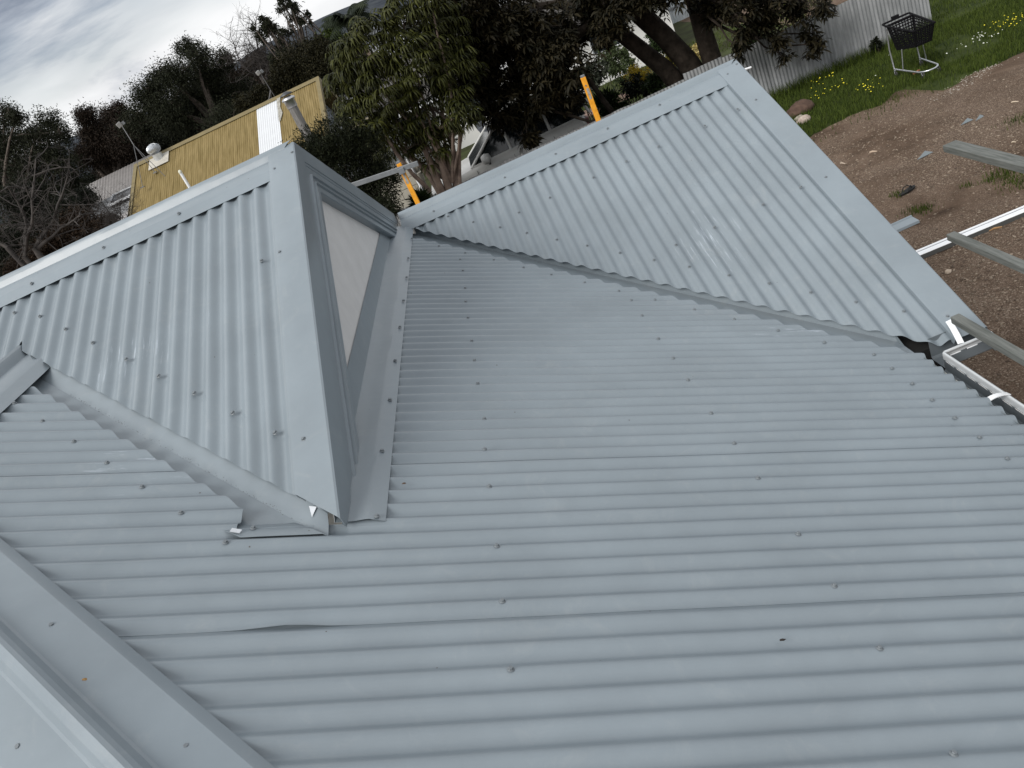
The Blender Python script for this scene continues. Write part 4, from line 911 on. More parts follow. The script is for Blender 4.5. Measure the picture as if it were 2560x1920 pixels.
# trees low behind the houses on the left
for i, (lab, lob, Y, lm) in enumerate([('dark bushy tree behind the turbine end of the mustard roof', [(360, 400, 44), (400, 360, 46), (330, 350, 46), (300, 440, 40), (440, 340, 40), (250, 460, 40)], 52, LM_dark),
                                       ('low brown bush beneath the bare tree at the ridge of the left roof', [(190, 560, 40), (230, 580, 36), (150, 600, 40), (110, 640, 46), (270, 560, 30), (60, 680, 44)], 21, leafm('brown_bush', (.012, .008, .005), (.045, .028, .016))),
                                       ('dark green bushes behind the bare tree at the left edge', [(210, 500, 34), (170, 520, 40), (100, 560, 55), (20, 620, 60), (60, 500, 50), (20, 700, 60)], 27, LM_dark)]):
    tree('background_bush' if i else 'background_tree', lab, base_at(lob[0][0], 600, Y), px_lobes(lob, Y, 1, .6), 34000, .0034*Y, lm, M_bark, 'bush' if i else 'tree', r0=.12, clump=.5, tw=2)
def bare_tree(label, base, tips, r0, col, name='bare_tree', n=4, l=1.0, dep=3):
    t = thing(name, label, 'tree', tuple(base)); mb = MB(); b = Vector(base)
    for (p, mid) in tips:
        m_ = Vector(mid); limb(mb, b, m_, r0, r0*.6, .03, 5, 8); pts = limb(mb, m_, p, r0*.55, r0*.15, .10, 8, 6)
        twigs(mb, pts[1:], n, l, r0*.16, .5, dep)
    mb.obj('trunk', col, t, True); return t
M_bare = mat('bare_branches', (.022, .019, .018), .9, col2=(.075, .066, .060), vscale=4)
Yb = 17.0
bare_tree('leafless tree with grey branching limbs in front of the dark left gums', base_at(150, 760, Yb), [(at(20, 470, Yb), at(60, 640, Yb)), (at(90, 400, Yb), at(60, 640, Yb)), (at(170, 440, Yb+.5), at(85, 620, Yb)), (at(-40, 560, Yb), at(20, 620, Yb)), (at(200, 540, Yb), at(90, 625, Yb))], .10, M_bare, n=2, l=.8)
bare_tree('leafless shrub of thin twigs against the left end of the mustard roof', base_at(330, 640, 19), [(at(300, 500, 19), at(300, 560, 19)), (at(250, 500, 19), at(290, 570, 19)), (at(325, 490, 19), at(310, 560, 19)), (at(280, 530, 19), at(290, 580, 19))], .03, M_bare, name='bare_shrub', n=5, l=.5)
bare_tree('leafless tree with pale twigs against the sky left of the sparse gum', base_at(680, 260, 40), [(at(585, 110, 40), at(650, 190, 40)), (at(625, 110, 40), at(655, 190, 40)), (at(660, 120, 40), at(665, 190, 40)), (at(640, 60, 39), at(672, 170, 40))], .10, M_bare, n=4, l=1.1)
# palm
pb = base_at(905, 130, 36.5); pc = Vector(at(868, 46, 36.5))
t = thing('palm_tree', 'palm tree with a ragged head of arching fronds against the hill', 'palm tree', tuple(pb))
mb = MB(); limb(mb, pb, pc, .25, .2, .02, 6, 8); mb.obj('trunk', M_bark2, t, True)
def frond(d, L_, seed):
    mb = MB(); rnd = random.Random(seed); d = Vector(d).normalized(); pts = []
    for i in range(15):
        s = i/14; p = pc + Vector((d.x, d.y, 0))*L_*s*.95 + Vector((0, 0, d.z*L_*s - L_*.42*s*s)); pts.append(p)
    for i in range(1, 15):
        p = pts[i]; dr = (pts[i]-pts[i-1]).normalized(); sdv = dr.cross(Vector((0, 0, 1))).normalized(); l = .62*math.sin(PI*min(.95, .18+i/14*.8))
        for sg in (-1, 1):
            for q in (0, .5):
                b_ = p - dr*q*.18; tip = b_ + sdv*sg*l*.75 + dr*l*.5 + Vector((0, 0, -l*(.5+rnd.random()*.4))); mb.add([b_ - dr*.03, b_ + dr*.05, tip], [(0, 1, 2)])
    mb.tube(pts, [.035*(1-i/16) for i in range(15)], 4, False)
    me = mb.mesh('frond'); a = me.attributes.new('v', 'FLOAT', 'POINT'); a.data.foreach_set('value', [rnd.random()]*len(me.vertices)); return link('frond', me, t, tuple(pb), None, LM_palm) , me
for k in range(26):
    a = 2.4*k; o, me = frond((math.cos(a), math.sin(a), .1 + 1.0*((k*7) % 10)/10), random.uniform(1.2, 1.8), k)
    me.transform(Matrix.Translation(-Vector(pb)))

# garden plants behind the fence
def bush(px, py, Y, r, label, m, n=2600, leaf=.07, name='garden_bush', asp=.5, cat='bush'):
    p = at(px, py, Y); rr = r*depth(p)/FPX; b = (float(p[0]), float(p[1]), GZ)
    lob = [(p[0]+random.gauss(0, rr*.35), p[1]+random.gauss(0, rr*.3), max(GZ+rr*.5, p[2]+random.gauss(0, rr*.3)), rr*.7) for _ in range(5)]
    return tree(name, label, b, lob, n, leaf, m, M_bark, cat, r0=.03, aspect=asp, stems=4, clump=.45)
YF = leafm('yellow_blossom', (.25, .16, .01), (.70, .55, .06)); PF = leafm('cream_blossom', (.50, .38, .10), (.85, .74, .38))
bush(1590, 195, 17.0, 34, 'yellow flowering bush behind the left leaning limb', YF, 1500, .05, 'flowering_bush')
bush(1585, 215, 16.8, 34, 'dark green bush under the yellow flowering bush', LM_dark, 2200, .07)
bush(1753, 122, 18.0, 24, 'cream yellow flowering bush between the two thick limbs', PF, 2600, .06, 'flowering_bush')
bush(1716, 165, 17.2, 17, 'cream yellow flowering bush low beside the fence top', PF, 1500, .05, 'flowering_bush')
bush(1680, 145, 18.4, 26, 'olive bush with yellow tips between the limbs', leafm('olive_leaves', (.05, .05, .008), (.22, .18, .03)), 1800, .07)
bush(1480, 190, 18.5, 40, 'grey green bush above the garden path', leafm('greygreen', (.035, .042, .030), (.10, .115, .08)), 2600, .09)
bush(1540, 150, 20, 45, 'pale green bush far back in the neighbouring garden', leafm('palegreen', (.03, .045, .018), (.10, .13, .055)), 2600, .09)
bush(1640, 110, 20.5, 40, 'rounded green bush behind the middle limb', LM_mid, 2600, .09)
bush(1430, 210, 17.0, 32, 'green bush just above the white car', LM_mid, 2200, .08)
bush(1520, 255, 16.6, 28, 'strappy green clump beside the brick path', LM_mid, 900, .22, 'strappy_plant', .08, 'plant')
bush(1640, 205, 16.2, 24, 'leafy green plant below the left leaning limb', LM_mid, 900, .12, 'leafy_plant', .4, 'plant')
bush(1050, 500, 13.4, 16, 'dark green spiky plant by the beige block wall', LM_mid, 700, .20, 'spiky_plant', .07, 'plant')
bush(1880, 90, 17.5, 30, 'green bush showing through the hanging foliage', LM_mid, 1500, .09)
bush(2190, 110, 13.95, 10, 'dark weed growing up the fence beside the trolley', LM_dark, 400, .07, 'fence_weed', .5, 'weed')
mb = MB(); mb.box((-8, FY+.25, GZ+.006), (10.0, 60, GZ+.010)); o = mb.obj('garden_ground', mat('garden_soil', (.030, .026, .018), .95, .1, col2=(.06, .075, .028), vscale=1.3, bump=.5, bscale=12), None); tag(o, kind='structure')
pts = []
while len(pts) < 16000:
    x, y = random.uniform(3, 14), random.uniform(14.6, 26)
    if noise.noise(Vector((x*.5, y*.5, 1))) > -.15: pts.append((x, y, GZ+.01))
V, F, A = blades(pts, .10, .016); tag(link('garden_grass', fast('garden_grass', V, F, A), None, (0, 0, 0), None, M_grass), 'patchy grass in the garden behind the fence', 'grass', kind='stuff')
# brick path in the neighbouring garden
bp = thing('brick_path', 'small paved patch of reddish bricks behind the fence', 'paving', (2.9, 16.5, GZ))
bm_ = MB(); bm_.box((0, 0, 0), (.22, .105, .03)); bme = bm_.mesh('brick'); bme.materials.append(mat('path_brick', (.16, .10, .08), .9, col2=(.26, .18, .15), vscale=2, coords='Object'))
c = on_z(1480, 283)
for i in range(8):
    for j in range(9): link('brick', bme, bp, (c[0]-.7+i*.235+(.11 if j % 2 else 0), c[1]-.4+j*.12, GZ+.012+random.uniform(0, .006)))
# beige block wall with a pale downpipe, left of the stems
bw = thing('block_wall', 'beige concrete block wall with a pale pipe, seen beyond the orange post', 'wall', (-1.5, 15.4, GZ))
bl = MB(); bl.box((0, -.19, 0), (.39, 0, .19)); ble = bl.mesh('block'); ble.materials.append(mat('beige_block', (.40, .38, .32), .9, var=.08, vscale=6, bump=.1))
mb = MB(); mb.box((-3.6, 15.02, GZ), (-.95, 15.17, -1.3)); mb.obj('mortar', mat('mortar', (.26, .25, .22), .95), bw)
for j in range(9):
    for i in range(6): link('block', ble, bw, (-3.5+i*.40+(.2 if j % 2 else 0), 15.01, GZ+.02+j*.20))
mb = MB(); pA = at(1025, 410, 14.72); mb.tube([(pA[0], 14.72, GZ), (pA[0], 14.72, -1.2)], .04, 8); mb.obj('downpipe', M_white_metal, bw, True)

# ------------------------------------------------------------------ white car behind the fence
def car():
    x0, x1, yn, yf = -1.05, 3.0, 15.5, 17.3; t = thing('white_car', 'white four wheel drive car parked behind the fence under the trees', 'car', ((x0+x1)/2, (yn+yf)/2, GZ))
    Mp = mat('car_white_paint', (.50, .50, .48), .28, .6, var=.03); Mg = mat('car_glass', (.010, .013, .014), .08, .6); Mb = mat('car_trim', (.02, .02, .021), .5); Mt = mat('tyre', (.018, .018, .018), .8); Mr = mat('rim', (.4, .41, .42), .35, .5, .7)
    w = yf-yn; P = lambda x, v, z: (x, yn + w*v, GZ+z*1.02)
    # body cross-sections along x (nose at x0)
    st = [(x0, .38, .72, .16), (x0+.06, .30, .90, .08), (x0+.5, .28, 1.02, .03), (x0+1.1, .28, 1.08, .01), (x0+1.5, .28, 1.10, 0), (x0+3.0, .28, 1.12, 0), (x0+3.9, .28, 1.12, .01), (x1-.12, .32, 1.08, .03), (x1, .40, 1.0, .09)]
    rows = []
    for (x, zb, zt, ins) in st:
        row = []
        for (v, z) in [(ins+.03, zb), (ins, zb+.10), (ins-.008 if ins < .02 else ins, zb+.40), (ins, zt-.14), (ins+.02, zt-.03), (ins+.07, zt)]: row.append(P(x, v, z))
        for (v, z) in [(1-ins-.07, zt), (1-ins-.02, zt-.03), (1-ins, zt-.14), (1-ins, zb+.40), (1-ins, zb+.10), (1-ins-.03, zb)]: row.append(P(x, v, z))
        rows.append(row)
    mb = MB(); mb.loft(rows, True); mb.f.append(tuple(range(11, -1, -1))); k = len(mb.v)-12; mb.f.append(tuple(k+i for i in range(12)))
    o = mb.obj('body', Mp, t, True, bevel=.02); bpy_fix(o.data)
    # cabin: glasshouse frame
    def cabrow(x, z, ins): return [P(x, ins, z), P(x, 1-ins, z)]
    A = {'b': [(x0+1.18, 1.08), (x1-.10, 1.10)], 't': [(x0+1.95, 1.66), (x1-.55, 1.68)]}
    mb = MB()
    rt = [[P(x0+1.90, v, 1.62), P(x0+2.2, v, 1.69), P(x0+3.0, v, 1.72), P(x1-.7, v, 1.70), P(x1-.40, v, 1.63)] for v in (.13, .18, .5, .82, .87)]
    rt[0] = [(p[0], p[1], p[2]-.04) for p in rt[0]]; rt[-1] = [(p[0], p[1], p[2]-.04) for p in rt[-1]]
    mb.loft(rt); o = mb.obj('roof', Mp, t, True, solid=.04); bpy_fix(o.data)
    mb = MB(); mb.add([P(x0+1.15, .06, 1.07), P(x0+1.15, .94, 1.07), P(x0+1.92, .86, 1.62), P(x0+1.92, .14, 1.62)], [(0, 1, 2, 3)]); mb.obj('windscreen', Mg, t, solid=.01)
    mb = MB(); mb.add([P(x1-.12, .07, 1.10), P(x1-.12, .93, 1.10), P(x1-.42, .86, 1.62), P(x1-.42, .14, 1.62)], [(3, 2, 1, 0)]); mb.obj('rear_window', Mg, t, solid=.01)
    for v0, v1 in ((.045, .135), (.955, .865)):
        for (a, b, c_, d_) in [((1.30, 1.09), (2.12, 1.10), (2.12, 1.60), (1.93, 1.58)), ((2.20, 1.10), (3.10, 1.11), (3.08, 1.61), (2.20, 1.61)), ((3.18, 1.11), (4.02, 1.12), (3.86, 1.58), (3.16, 1.61))]:
            mb = MB(); f = lambda q, v: P(x0+q[0], v, q[1]); mb.add([f(a, v0), f(b, v0), f(c_, v1), f(d_, v1)], [(0, 1, 2, 3)]); mb.obj('side_window', Mg, t, solid=.012)
        mb = MB()
        for (qa, qb) in [((1.15, 1.06), (1.94, 1.63)), ((2.16, 1.09), (2.16, 1.63)), ((3.14, 1.1), (3.12, 1.63)), ((4.12, 1.1), (3.96, 1.6)), ((4.28, 1.1), (4.0, 1.62))]:
            mb.tube([P(x0+qa[0], v0, qa[1]), P(x0+qb[0], v1, qb[1])], .035, 6)
        mb.tube([P(x0+1.15, v0, 1.07), P(x1-.15, v0, 1.10)], .03, 6); mb.obj('window_frame', Mp, t, True)
        mb = MB(); mb.tube([P(x0+2.1, v1, 1.74), P(x1-.6, v1, 1.74)], .018, 6); mb.obj('roof_rail', Mr, t, True)
    mb = MB(); c_ = P(x0+1.55, -.07, 1.16)
    mb.lathe([(0, -.10), (.07, -.08), (.10, 0), (.085, .07), (0, .10)], 12, Matrix.Translation(c_) @ Matrix.Diagonal((1.2, 1.6, 1.25, 1))); mr_ = mb.obj('wing_mirror', Mp, t, True, loc=c_)
    mb = MB(); mb.box((c_[0]+.02, c_[1]-.08, c_[2]-.14), (c_[0]+.07, c_[1]+.12, c_[2]-.08)); mb.obj('mirror_arm', Mb, mr_)
    mb = MB(); mb.box((c_[0]+.055, c_[1]-.08, c_[2]-.05), (c_[0]+.085, c_[1]+.08, c_[2]+.06)); mb.obj('mirror_glass', Mg, mr_)
    for x in (x0+.85, x1-.95):
        for v, sg in ((0, -1), (1, 1)):
            cc = P(x, v, .36); Mx = Matrix.Translation(cc) @ Matrix.Rotation(PI/2, 4, 'X')
            mb = MB(); mb.lathe([(.2, -.05), (.34, -.06), (.37, -.03), (.37, .16), (.2, .16)] if sg < 0 else [(.2, -.16), (.37, -.16), (.37, .03), (.34, .06), (.2, .05)], 24, Mx); wh = mb.obj('wheel', Mt, t, True, loc=cc)
            mb = MB(); mb.lathe([(0, sg*.04), (.2, sg*.02), (.23, sg*.055)], 20, Matrix.Translation(cc) @ Matrix.Rotation(PI/2, 4, 'X') @ Matrix.Scale(-1, 4, (0, 0, 1))); mb.obj('rim', Mr, wh, True)
            mb = MB(); mb.tube([P(x + .43*math.cos(a_), v + sg*.006, .36 + .43*math.sin(a_)) for a_ in np.linspace(-.1, PI+.1, 17)], .035, 6); mb.obj('wheel_arch', Mp, t, True)
    for v in (.12, .88):
        mb = MB(); mb.lathe([(0, -.09), (.10, -.05), (.12, 0), (.09, .05), (0, .07)], 12, Matrix.Translation(P(x0+.10, v, .80)) @ Matrix.Diagonal((.9, 1.4, .8, 1))); mb.obj('headlight', mat('lamp_glass', (.5, .52, .55), .1, .7, .5), t, True)
        mb = MB(); mb.box((x1-.09, yn+w*v-.12, GZ+.86), (x1+.004, yn+w*v+.12, GZ+1.06)); mb.obj('tail_light', mat('tail_lens', (.22, .10, .10), .2, .6), t, bevel=.02)
    for x in (x0+2.0, x0+3.0):
        mb = MB(); mb.box((x, yn-.028, GZ+.90), (x+.17, yn-.008, GZ+.93)); mb.obj('door_handle', Mp, t, bevel=.006)
    for x in (x0+1.25, x0+2.18, x0+3.16):
        mb = MB(); mb.box((x, yn-.006, GZ+.36), (x+.008, yn+.02, GZ+1.0)); mb.obj('door_gap', Mb, t)
    mb = MB(); mb.box((x0+1.2, yn-.014, GZ+.50), (x1-1.5, yn+.002, GZ+.56)); mb.obj('door_moulding', Mb, t)
    mb = MB(); mb.box((x1-.55, yn-.004, GZ+.88), (x1-.41, yn+.002, GZ+1.0)); mb.obj('fuel_flap', Mp, t)
    mb = MB(); mb.box((x0-.02, yn+.25, GZ+.55), (x0+.05, yf-.25, GZ+.80)); mb.obj('grille', Mb, t)
car()
# folded grey umbrella or tarp behind the car's bonnet
a, b = Vector(at(1172, 260, 17.8)), Vector(at(1212, 330, 17.8))
tp = thing('folded_umbrella', 'folded grey garden umbrella leaning behind the white car', 'umbrella', (b.x, 17.8, GZ))
mb = MB(); mb.tube([a, a.lerp(b, .35), a.lerp(b, .8), b], [.03, .10, .14, .10], 7); mb.obj('canopy', mat('grey_fabric', (.10, .11, .13), .8, var=.2), tp)
mb = MB(); mb.tube([b, Vector((b.x+.05, 17.8, GZ))], .025, 6); mb.obj('pole', M_galv, tp)

# ------------------------------------------------------------------ mustard roofed house
HY = 26.0
def gold_house():
    a, b = at(795, 193, HY), at(337, 413, HY); xa, xb, zr = float(a[0]), float(b[0]), float((a[2]+b[2])/2)
    t = thing('mustard_roof_house', 'long house with a mustard yellow corrugated roof and one white replacement sheet', 'house', ((xa+xb)/2, HY, GZ))
    My = mat('mustard_roof', (.14, .102, .034), .7, .2, col2=(.245, .185, .08), vscale=2.2, stretch=(6, .5, .5)); Mw = mat('new_zinc', (.60, .62, .64), .4, .4, 0, var=.04); Mc = mat('mustard_cap', (.17, .135, .06), .6, var=.12)
    n = int((xa-xb)/.762); step = (xa-xb)/n; run = 3.6
    xw1 = float(at(690, 262, HY-.3)[0]); iw = int((xw1-.38-xb)/step) - 0
    def sh(x0, x1, sgn, m, lift=0, name='roof_sheet'):
        mb = MB(); k = int((x1-x0)/.0762*6); rows = []
        for i in range(k+1):
            x = x0 + (x1-x0)*i/k; h = .009*math.cos(2*PI*x/.0762) + lift + .006*noise.noise(Vector((x*.8, 0, 0)))
            rows.append([(x, HY - sgn*run*j/4, zr - T*run*j/4 + h - .03) for j in range(5)])
        mb.loft(rows); o = mb.obj(name, m, t, True); 
        if o.data.polygons[0].normal.z < 0: o.data.flip_normals()
        return o
    for i in range(n):
        sh(xb+i*step, xb+(i+1)*step+.02, 1, Mw if i == iw else My, .004*(i % 2) + (.012 if i == iw else 0)); sh(xb+i*step, xb+(i+1)*step, -1, My)
    mb = MB(); k = xb+(iw+1)*step; mb.add([(k, HY-.12, zr-.054-.02+.03), (k+.14, HY-.12, zr-.054+.012), (k+.10, HY-.7, zr-.315+.012), (k+.16, HY-1.1, zr-.495+.012), (k+.06, HY-1.5, zr-.675+.012), (k, HY-1.5, zr-.675+.012)], [(0, 1, 2, 3, 4, 5)]); mb.obj('flaking_patch', mat('flaked_paint', (.16, .15, .12), .8, col2=(.45, .44, .4), vscale=9), t)
    mb = MB(); mb.loft([[(x, HY-.16, zr-.07), (x, HY-.03, zr+.0), (x, HY, zr+.03), (x, HY+.03, zr), (x, HY+.16, zr-.07)] for x in np.linspace(xb-.03, xa+.03, 12)]); mb.obj('ridge_cap', Mc, t, solid=.004)
    for x, w in ((xa, .10), (xb, -.10)):
        for sgn in (1, -1):
            mb = MB(); mb.loft([[(x-w, HY-sgn*run*j/4, zr-T*run*j/4+.012), (x+.03*np.sign(w), HY-sgn*run*j/4, zr-T*run*j/4+.016), (x+.032*np.sign(w), HY-sgn*run*j/4, zr-T*run*j/4-.16)] for j in range(5)]); mb.obj('barge_cap', Mc, t, solid=.004)
    mb = MB(); ew = run-.45; mb.box((xb+.35, HY-ew, GZ), (xa-.45, HY+ew, zr-T*run-.03)); mb.obj('wall', M_wallp, t)
    zt = zr-T*run-.03
    for x in (xa-.45, xb+.35):
        mb = MB(); mb.add([(x, HY-ew, zt), (x, HY+ew, zt), (x, HY, zr-.15)], [(0, 1, 2)]); mb.obj('gable_wall', mat('grey_gable', (.22, .24, .27), .8), t, solid=.03)
    for x, n_ in ((-9.5, 0), (-7.4, 1), (-5.5, 2)):
        mb = MB(); mb.box((x, HY-ew-.04, GZ+.9), (x+1.1, HY-ew-.005, GZ+1.9)); w_ = mb.obj('window', mat('window_glass', (.03, .035, .04), .15), t)
    # white skillion at the right gable end
    xs_ = float(at(850, 305, HY-1)[0])
    mb = MB(); mb.loft([[(xa+.25, HY-2.6, GZ+2.35), (xa+1.6, HY-2.6, GZ+2.2)], [(xa+.25, HY+1.8, GZ+2.35), (xa+1.6, HY+1.8, GZ+2.2)]]); mb.obj('side_awning', mat('tan_awning', (.30, .25, .15), .7), t, solid=.04)
    mb = MB(); mb.box((xa-.42, HY-2.4, GZ), (xa+.1, HY+1.5, GZ+2.33)); mb.obj('side_room', mat('pale_side', (.42, .44, .46), .7), t)
    # turbine vent on a flashing plate
    c = at(385, 382, HY-.45); vx = float(c[0]); vy = HY-.30; vz = zr - T*.30 
    tv = thing('turbine_vent', 'shiny turbine roof vent near the left end of the mustard ridge', 'roof vent', (vx, vy, vz))
    mb = MB(); mb.box((vx-.38, -.33, .012), (vx+.38, .33, .022), Matrix.Rotation(TH, 3, 'X'), (0, vy-.15, vz-T*.15)); mb.obj('base_plate', mat('vent_plate', (.45, .43, .38), .6, var=.1), tv)
    mb = MB(); mb.lathe([(.17, -.22), (.165, .16), (.19, .17)], 20, Matrix.Translation((vx, vy, vz))); mb.obj('throat', M_zinc, tv, True)
    for k in range(22):
        a = 2*PI*k/22; rows = []
        for j in range(9):
            s = j/8; ph = PI*(.06+.88*s); r = .24*math.sin(ph)**.8; z = .17+.17-.17*math.cos(ph); aa = a + .25*s
            rows.append([(vx + r*math.cos(aa), vy + r*math.sin(aa), vz+z), (vx + (r-.035)*math.cos(aa+.30), vy + (r-.035)*math.sin(aa+.30), vz+z)])
        mb = MB(); mb.loft(rows); mb.obj('vane', M_zinc, tv, True, solid=.003)
    mb = MB(); mb.lathe([(.08, .50), (.05, .515), (0, .52)], 16, Matrix.Translation((vx, vy, vz))); mb.obj('top_disc', M_zinc, tv, True)
    # antenna masts with box aerials
    M_mast = mat('mast_grey', (.13, .13, .135), .5, .4, .3)
    def mast(head, feet, label, back=0):
        h = Vector(at(*head, HY-.6+back)); t_ = thing('antenna_mast', label, 'antenna', (h.x, h.y, GZ+3))
        ft = [Vector(at(*f, HY-d_)) for f, d_ in feet]; low = h.lerp(sum(ft, Vector())/len(ft), .38) if not back else h.lerp(ft[0], .62)
        mb = MB(); mb.tube([h, low], .013, 6); mb.obj('mast', M_mast, t_)
        for f in ft: mb = MB(); mb.tube([low if f is not ft[0] else h.lerp(low, .95), f], .011, 5); mb.obj('stay', M_mast, t_); mb = MB(); mb.box((f.x-.06, f.y-.06, f.z-.01), (f.x+.06, f.y+.06, f.z+.02)); mb.obj('foot', M_galv, t_)
        mb = MB(); R_ = Matrix.Rotation(.5, 3, 'Z') @ Matrix.Rotation(-.3, 3, 'Y'); s = .085 if not back else .07
        mb.box((-s, -.06, -s), (s*.9, .06, s), R_, tuple(h + Vector((-.05, 0, .02)))); mb.obj('aerial_panel', mat('aerial_grey', (.24, .24, .235), .6), t_, bevel=.02)
        mb = MB(); mb.box((s*.5, -.10, -.05), (s*1.5, .02, .05), R_, tuple(h)); mb.obj('aerial_bracket', M_galv, t_)
    mast((303, 312), [((357, 468), 1.9), ((388, 431), 1.1), ((417, 445), 1.5)], 'tripod antenna mast standing on the left end of the mustard roof')
    mast((650, 182), [((692, 250), -.4), ((678, 247), -.5), ((672, 250), -.3)], 'thin antenna mast rising behind the mustard ridge', .9)
    # white vent pipe
    a_ = Vector(at(451, 431, HY-3.9)); zroof = zr - T*2.2
    tpipe = thing('vent_pipe', 'slim white vent pipe rising from the mustard roof', 'vent pipe', (a_.x, HY-3.9, GZ))
    b_ = Vector(at(480, 478, HY-3.9)); mb = MB(); mb.tube([(a_.x, HY-3.9, a_.z), (a_.x, HY-3.9, GZ)], .045, 10); mb.obj('pipe', M_white_metal, tpipe, True)
    mb = MB(); mb.lathe([(.05, -.02), (.055, .03), (.03, .07), (0, .08)], 10, Matrix.Translation((a_.x, HY-3.9, a_.z))); mb.obj('pipe_cap', mat('cream_cap', (.6, .6, .5), .6), tpipe, True)
    # flue
    FYP = HY-3.95; f0 = Vector(at(722, 250, FYP)); fx_ = f0.x
    tf = thing('flue', 'fat grey steel flue with a shiny cowl near the right end of the mustard roof', 'chimney flue', (fx_, FYP, GZ+3))
    zf = f0.z; fb = float(at(765, 360, FYP)[2])
    mb = MB(); mb.tube([(fx_, FYP, zf-.12), (fx_, FYP, GZ)], .145, 16); mb.obj('pipe', mat('old_flue', (.13, .125, .12), .5, .5, .5, col2=(.28, .27, .26), vscale=5, stretch=(6, 6, .6)), tf, True)
    mb = MB(); mb.lathe([(.165, -.20), (.165, .0), (.21, .02), (.21, .06), (.10, .14)], 18, Matrix.Translation((fx_, FYP, zf-.02))); mb.obj('cowl', mat('shiny_cowl', (.5, .51, .53), .35, .5, .8), tf, True)
    mb = MB(); mb.lathe([(.19, .17), (.19, .20), (.05, .26), (0, .26)], 18, Matrix.Translation((fx_, FYP, zf-.02))); mb.obj('cowl_hat', mat('dark_hat', (.08, .085, .09), .5, .5, .6), tf, True)
gold_house()

# ------------------------------------------------------------------ further houses, seen in scraps between the trees
def far_house(name, label, xc, yc, L_, Wd, zr, ze, yaw, cw, croof, group=None, extra=None):
    t = thing(name, label, 'house', (xc, yc, GZ)); R = Matrix.Rotation(yaw, 3, 'Z'); Q = lambda x, y, z: tuple(R @ Vector((x, y, 0)) + Vector((xc, yc, z)))
    mb = MB(); h = [Q(-L_/2, -Wd/2, GZ), Q(L_/2, -Wd/2, GZ), Q(L_/2, Wd/2, GZ), Q(-L_/2, Wd/2, GZ), Q(-L_/2, -Wd/2, ze), Q(L_/2, -Wd/2, ze), Q(L_/2, Wd/2, ze), Q(-L_/2, Wd/2, ze), Q(-L_/2, 0, zr-.1), Q(L_/2, 0, zr-.1)]
    mb.add(h, [(0, 1, 5, 4), (1, 2, 6, 9, 5), (2, 3, 7, 6), (3, 0, 4, 8, 7)]); mb.obj('wall', cw, t)
    for sg in (-1, 1):
        n = max(2, int(L_/.95))
        for i in range(n):
            xa, xb = -L_/2-.3 + (L_+.6)*i/n, -L_/2-.3 + (L_+.6)*(i+1)/n; mb = MB(); rows = []
            for j in range(31):
                x = xa + (xb-xa)*j/30; hh = .012*math.cos(2*PI*j/30*6); rows.append([Q(x, 0, zr+hh), Q(x, sg*(Wd/2+.45), ze - .12 + hh)])
            mb.loft(rows); mb.obj('roof_sheet', croof, t, True, solid=.004)
        mb = MB(); mb.add([Q(-L_/2-.3, sg*(Wd/2+.46), ze-.14), Q(L_/2+.3, sg*(Wd/2+.46), ze-.14), Q(L_/2+.3, sg*(Wd/2+.46), ze-.32), Q(-L_/2-.3, sg*(Wd/2+.46), ze-.32)], [(0, 1, 2, 3)]); mb.obj('gutter', M_white_metal, t, solid=.05)
    for x in np.arange(-L_/2+1, L_/2-1, 2.4):
        mb = MB(); mb.add([Q(x, -Wd/2-.03, GZ+1.0), Q(x+1.2, -Wd/2-.03, GZ+1.0), Q(x+1.2, -Wd/2-.03, GZ+2.1), Q(x, -Wd/2-.03, GZ+2.1)], [(0, 1, 2, 3)]); w = mb.obj('window', mat('far_glass', (.03, .035, .04), .15), t, solid=.02)
        mb = MB(); c4 = [Q(x, -Wd/2-.05, GZ+1.0), Q(x+1.2, -Wd/2-.05, GZ+1.0), Q(x+1.2, -Wd/2-.05, GZ+2.1), Q(x, -Wd/2-.05, GZ+2.1)]; mb.tube(c4+[c4[0]], .035, 4); mb.obj('frame', M_white_metal, w)
    return t, Q
Mgr = mat('grey_tin', (.34, .35, .36), .5, .4, .2, var=.12); Mbr = mat('brown_wall', (.16, .12, .10), .8, var=.1); Mpk = mat('pale_wall', (.42, .38, .33), .8, var=.06)
p = at(290, 455, 44); far_house('weatherboard_house', 'low house with a whitish tin roof left of the mustard roof', float(p[0])-2.0, 44, 9, 7, float(p[2])+.5, float(p[2])-1.0, .1, Mbr, mat('whitish_tin', (.21, .20, .195), .5, var=.12))
p = at(285, 510, 34); th_, Q = far_house('skylight_house', 'grey roofed house with a white framed skylight beneath the bare shrub', float(p[0])+.3, 35, 6, 6, float(p[2])+.3, float(p[2])-1.1, -.15, Mpk, Mgr)
zz = float(p[2]); mb = MB(); mb.add([Q(-.4, -1.1, zz-.0), Q(.9, -1.1, zz-.0), Q(.9, -.3, zz+.30), Q(-.4, -.3, zz+.30)], [(0, 1, 2, 3)]); sk = mb.obj('skylight', mat('skylight_glass', (.015, .018, .025), .1), th_, solid=.06)
c4 = [Q(-.4, -1.1, zz+.03), Q(.9, -1.1, zz+.03), Q(.9, -.3, zz+.33), Q(-.4, -.3, zz+.33)]; mb = MB(); mb.tube(c4+[c4[0]], .05, 4); mb.obj('frame', M_white_metal, sk)
p = at(230, 590, 25); far_house('shed_house', 'pale roofed outbuilding low at the left, behind the brown bush', float(p[0])+.4, 25.5, 4.5, 4, float(p[2])+.2, float(p[2])-.7, .1, Mpk, mat('pale_tin', (.36, .35, .35), .55, var=.15))
p = at(870, 250, 33); far_house('grey_roof_house', 'house with a grey ribbed roof just right of the mustard gable', float(p[0])+.8, 34, 7, 7, float(p[2])+.8, float(p[2])-.7, .3, Mpk, Mgr)
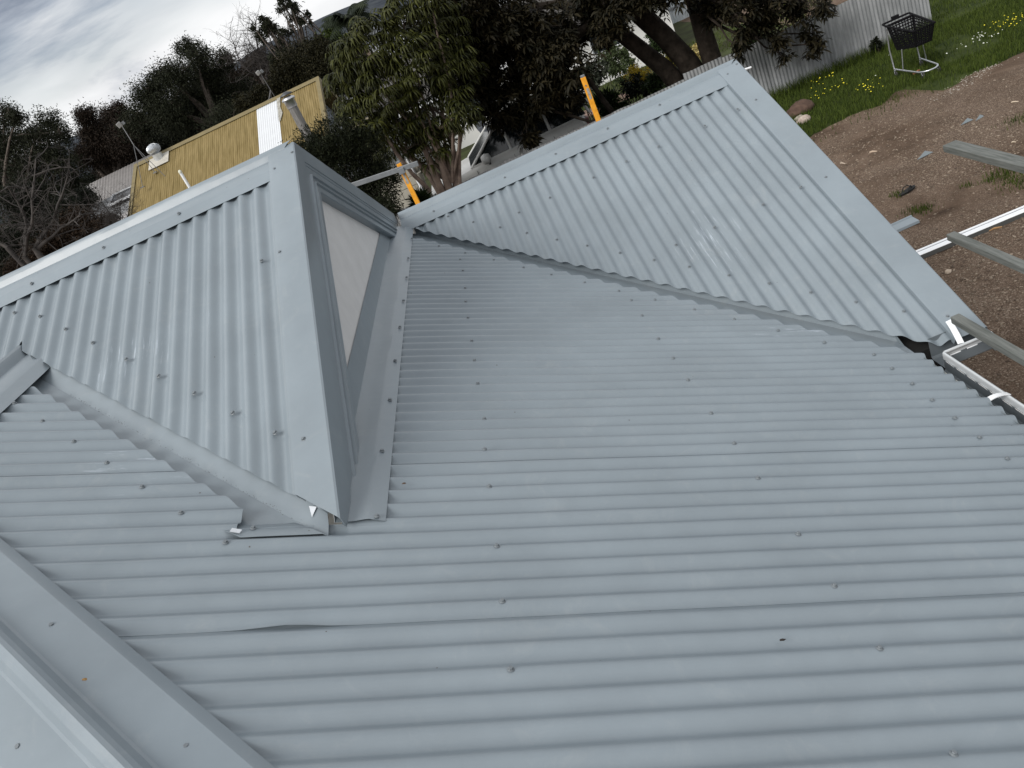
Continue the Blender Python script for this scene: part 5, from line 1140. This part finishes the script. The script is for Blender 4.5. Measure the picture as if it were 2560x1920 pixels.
p = at(1090, 60, 36); far_house('tin_roof_house', 'grey tin roofed house glimpsed through the top of the umbrella tree', float(p[0]), 38, 6, 8, float(p[2])+1.0, float(p[2])-1.0, .05, mat('white_wall', (.5, .5, .5), .8), Mgr)
p = at(1250, 150, 26); far_house('white_wall_house', 'white walled house hidden behind the big dark tree', float(p[0])+.5, 30, 11, 8, -1.2+1.6, -1.0, -.05, mat('white_wall2', (.62, .62, .6), .8), mat('tile_dark', (.07, .065, .06), .8))
# small fence at the back of the neighbouring garden
bf = thing('back_fence', 'short pale corrugated fence at the back of the neighbouring garden', 'fence', (8, 24, GZ))
pa, pb2 = on_z(1622, 32, GZ), on_z(1722, 42, GZ); yb_ = float(pb2[1]); xe_ = float(pb2[0])
for k in range(7): fpanel(xe_-5.6+k*.8, xe_-5.6+(k+1)*.8+.02, GZ+1.7, .01*(k % 2), bf, yb_, GZ, M_white_metal if 0 else mat('pale_zinc', (.42, .46, .48), .5, .4, .2, var=.1), .12, .014)
mb = MB(); mb.box((xe_-5.6, yb_-.08, GZ+.55), (xe_, yb_-.03, GZ+.62)); mb.obj('fence_rail', M_galv, bf)

# ------------------------------------------------------------------ hills
def hill(name, sil, Y, m, depth_=900, foot=-8):
    xs_ = [at(px, py, Y) for px, py in sil]; n = 120; X = np.linspace(xs_[0][0], xs_[-1][0], n); Z = np.interp(X, [p[0] for p in xs_], [p[2] for p in xs_]); rows = []
    for j in range(30):
        s = j/29; row = []
        for x_, z_ in zip(X, Z):
            y = Y - depth_*(1-s); hgt = foot + (z_-foot)*(s**1.25); hgt += (z_-foot)*.05*noise.noise(Vector((x_*.006, y*.006, 0)))*math.sin(PI*s) + (0.012*(z_-foot)*noise.noise(Vector((x_*.03, y*.03, 3))))
            row.append((x_, y, hgt))
        rows.append(row)
    rows.append([(x_, Y+depth_, foot) for x_ in X])
    mb = MB(); mb.loft(rows); o = mb.obj(name, m, None, True)
    if o.data.polygons[0].normal.z < 0: o.data.flip_normals()
    tag(o, kind='structure'); return o
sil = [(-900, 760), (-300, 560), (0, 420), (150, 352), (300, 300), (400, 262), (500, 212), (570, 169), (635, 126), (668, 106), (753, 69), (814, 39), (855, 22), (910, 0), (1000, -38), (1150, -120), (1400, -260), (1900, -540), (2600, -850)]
hill('hill', sil, 2600, mat('hazy_hill_scrub', (.022, .028, .038), .95, .05, col2=(.055, .062, .070), vscale=.02, bump=0), 1500)  # scrub colour tinted bluish to stand in for distance haze
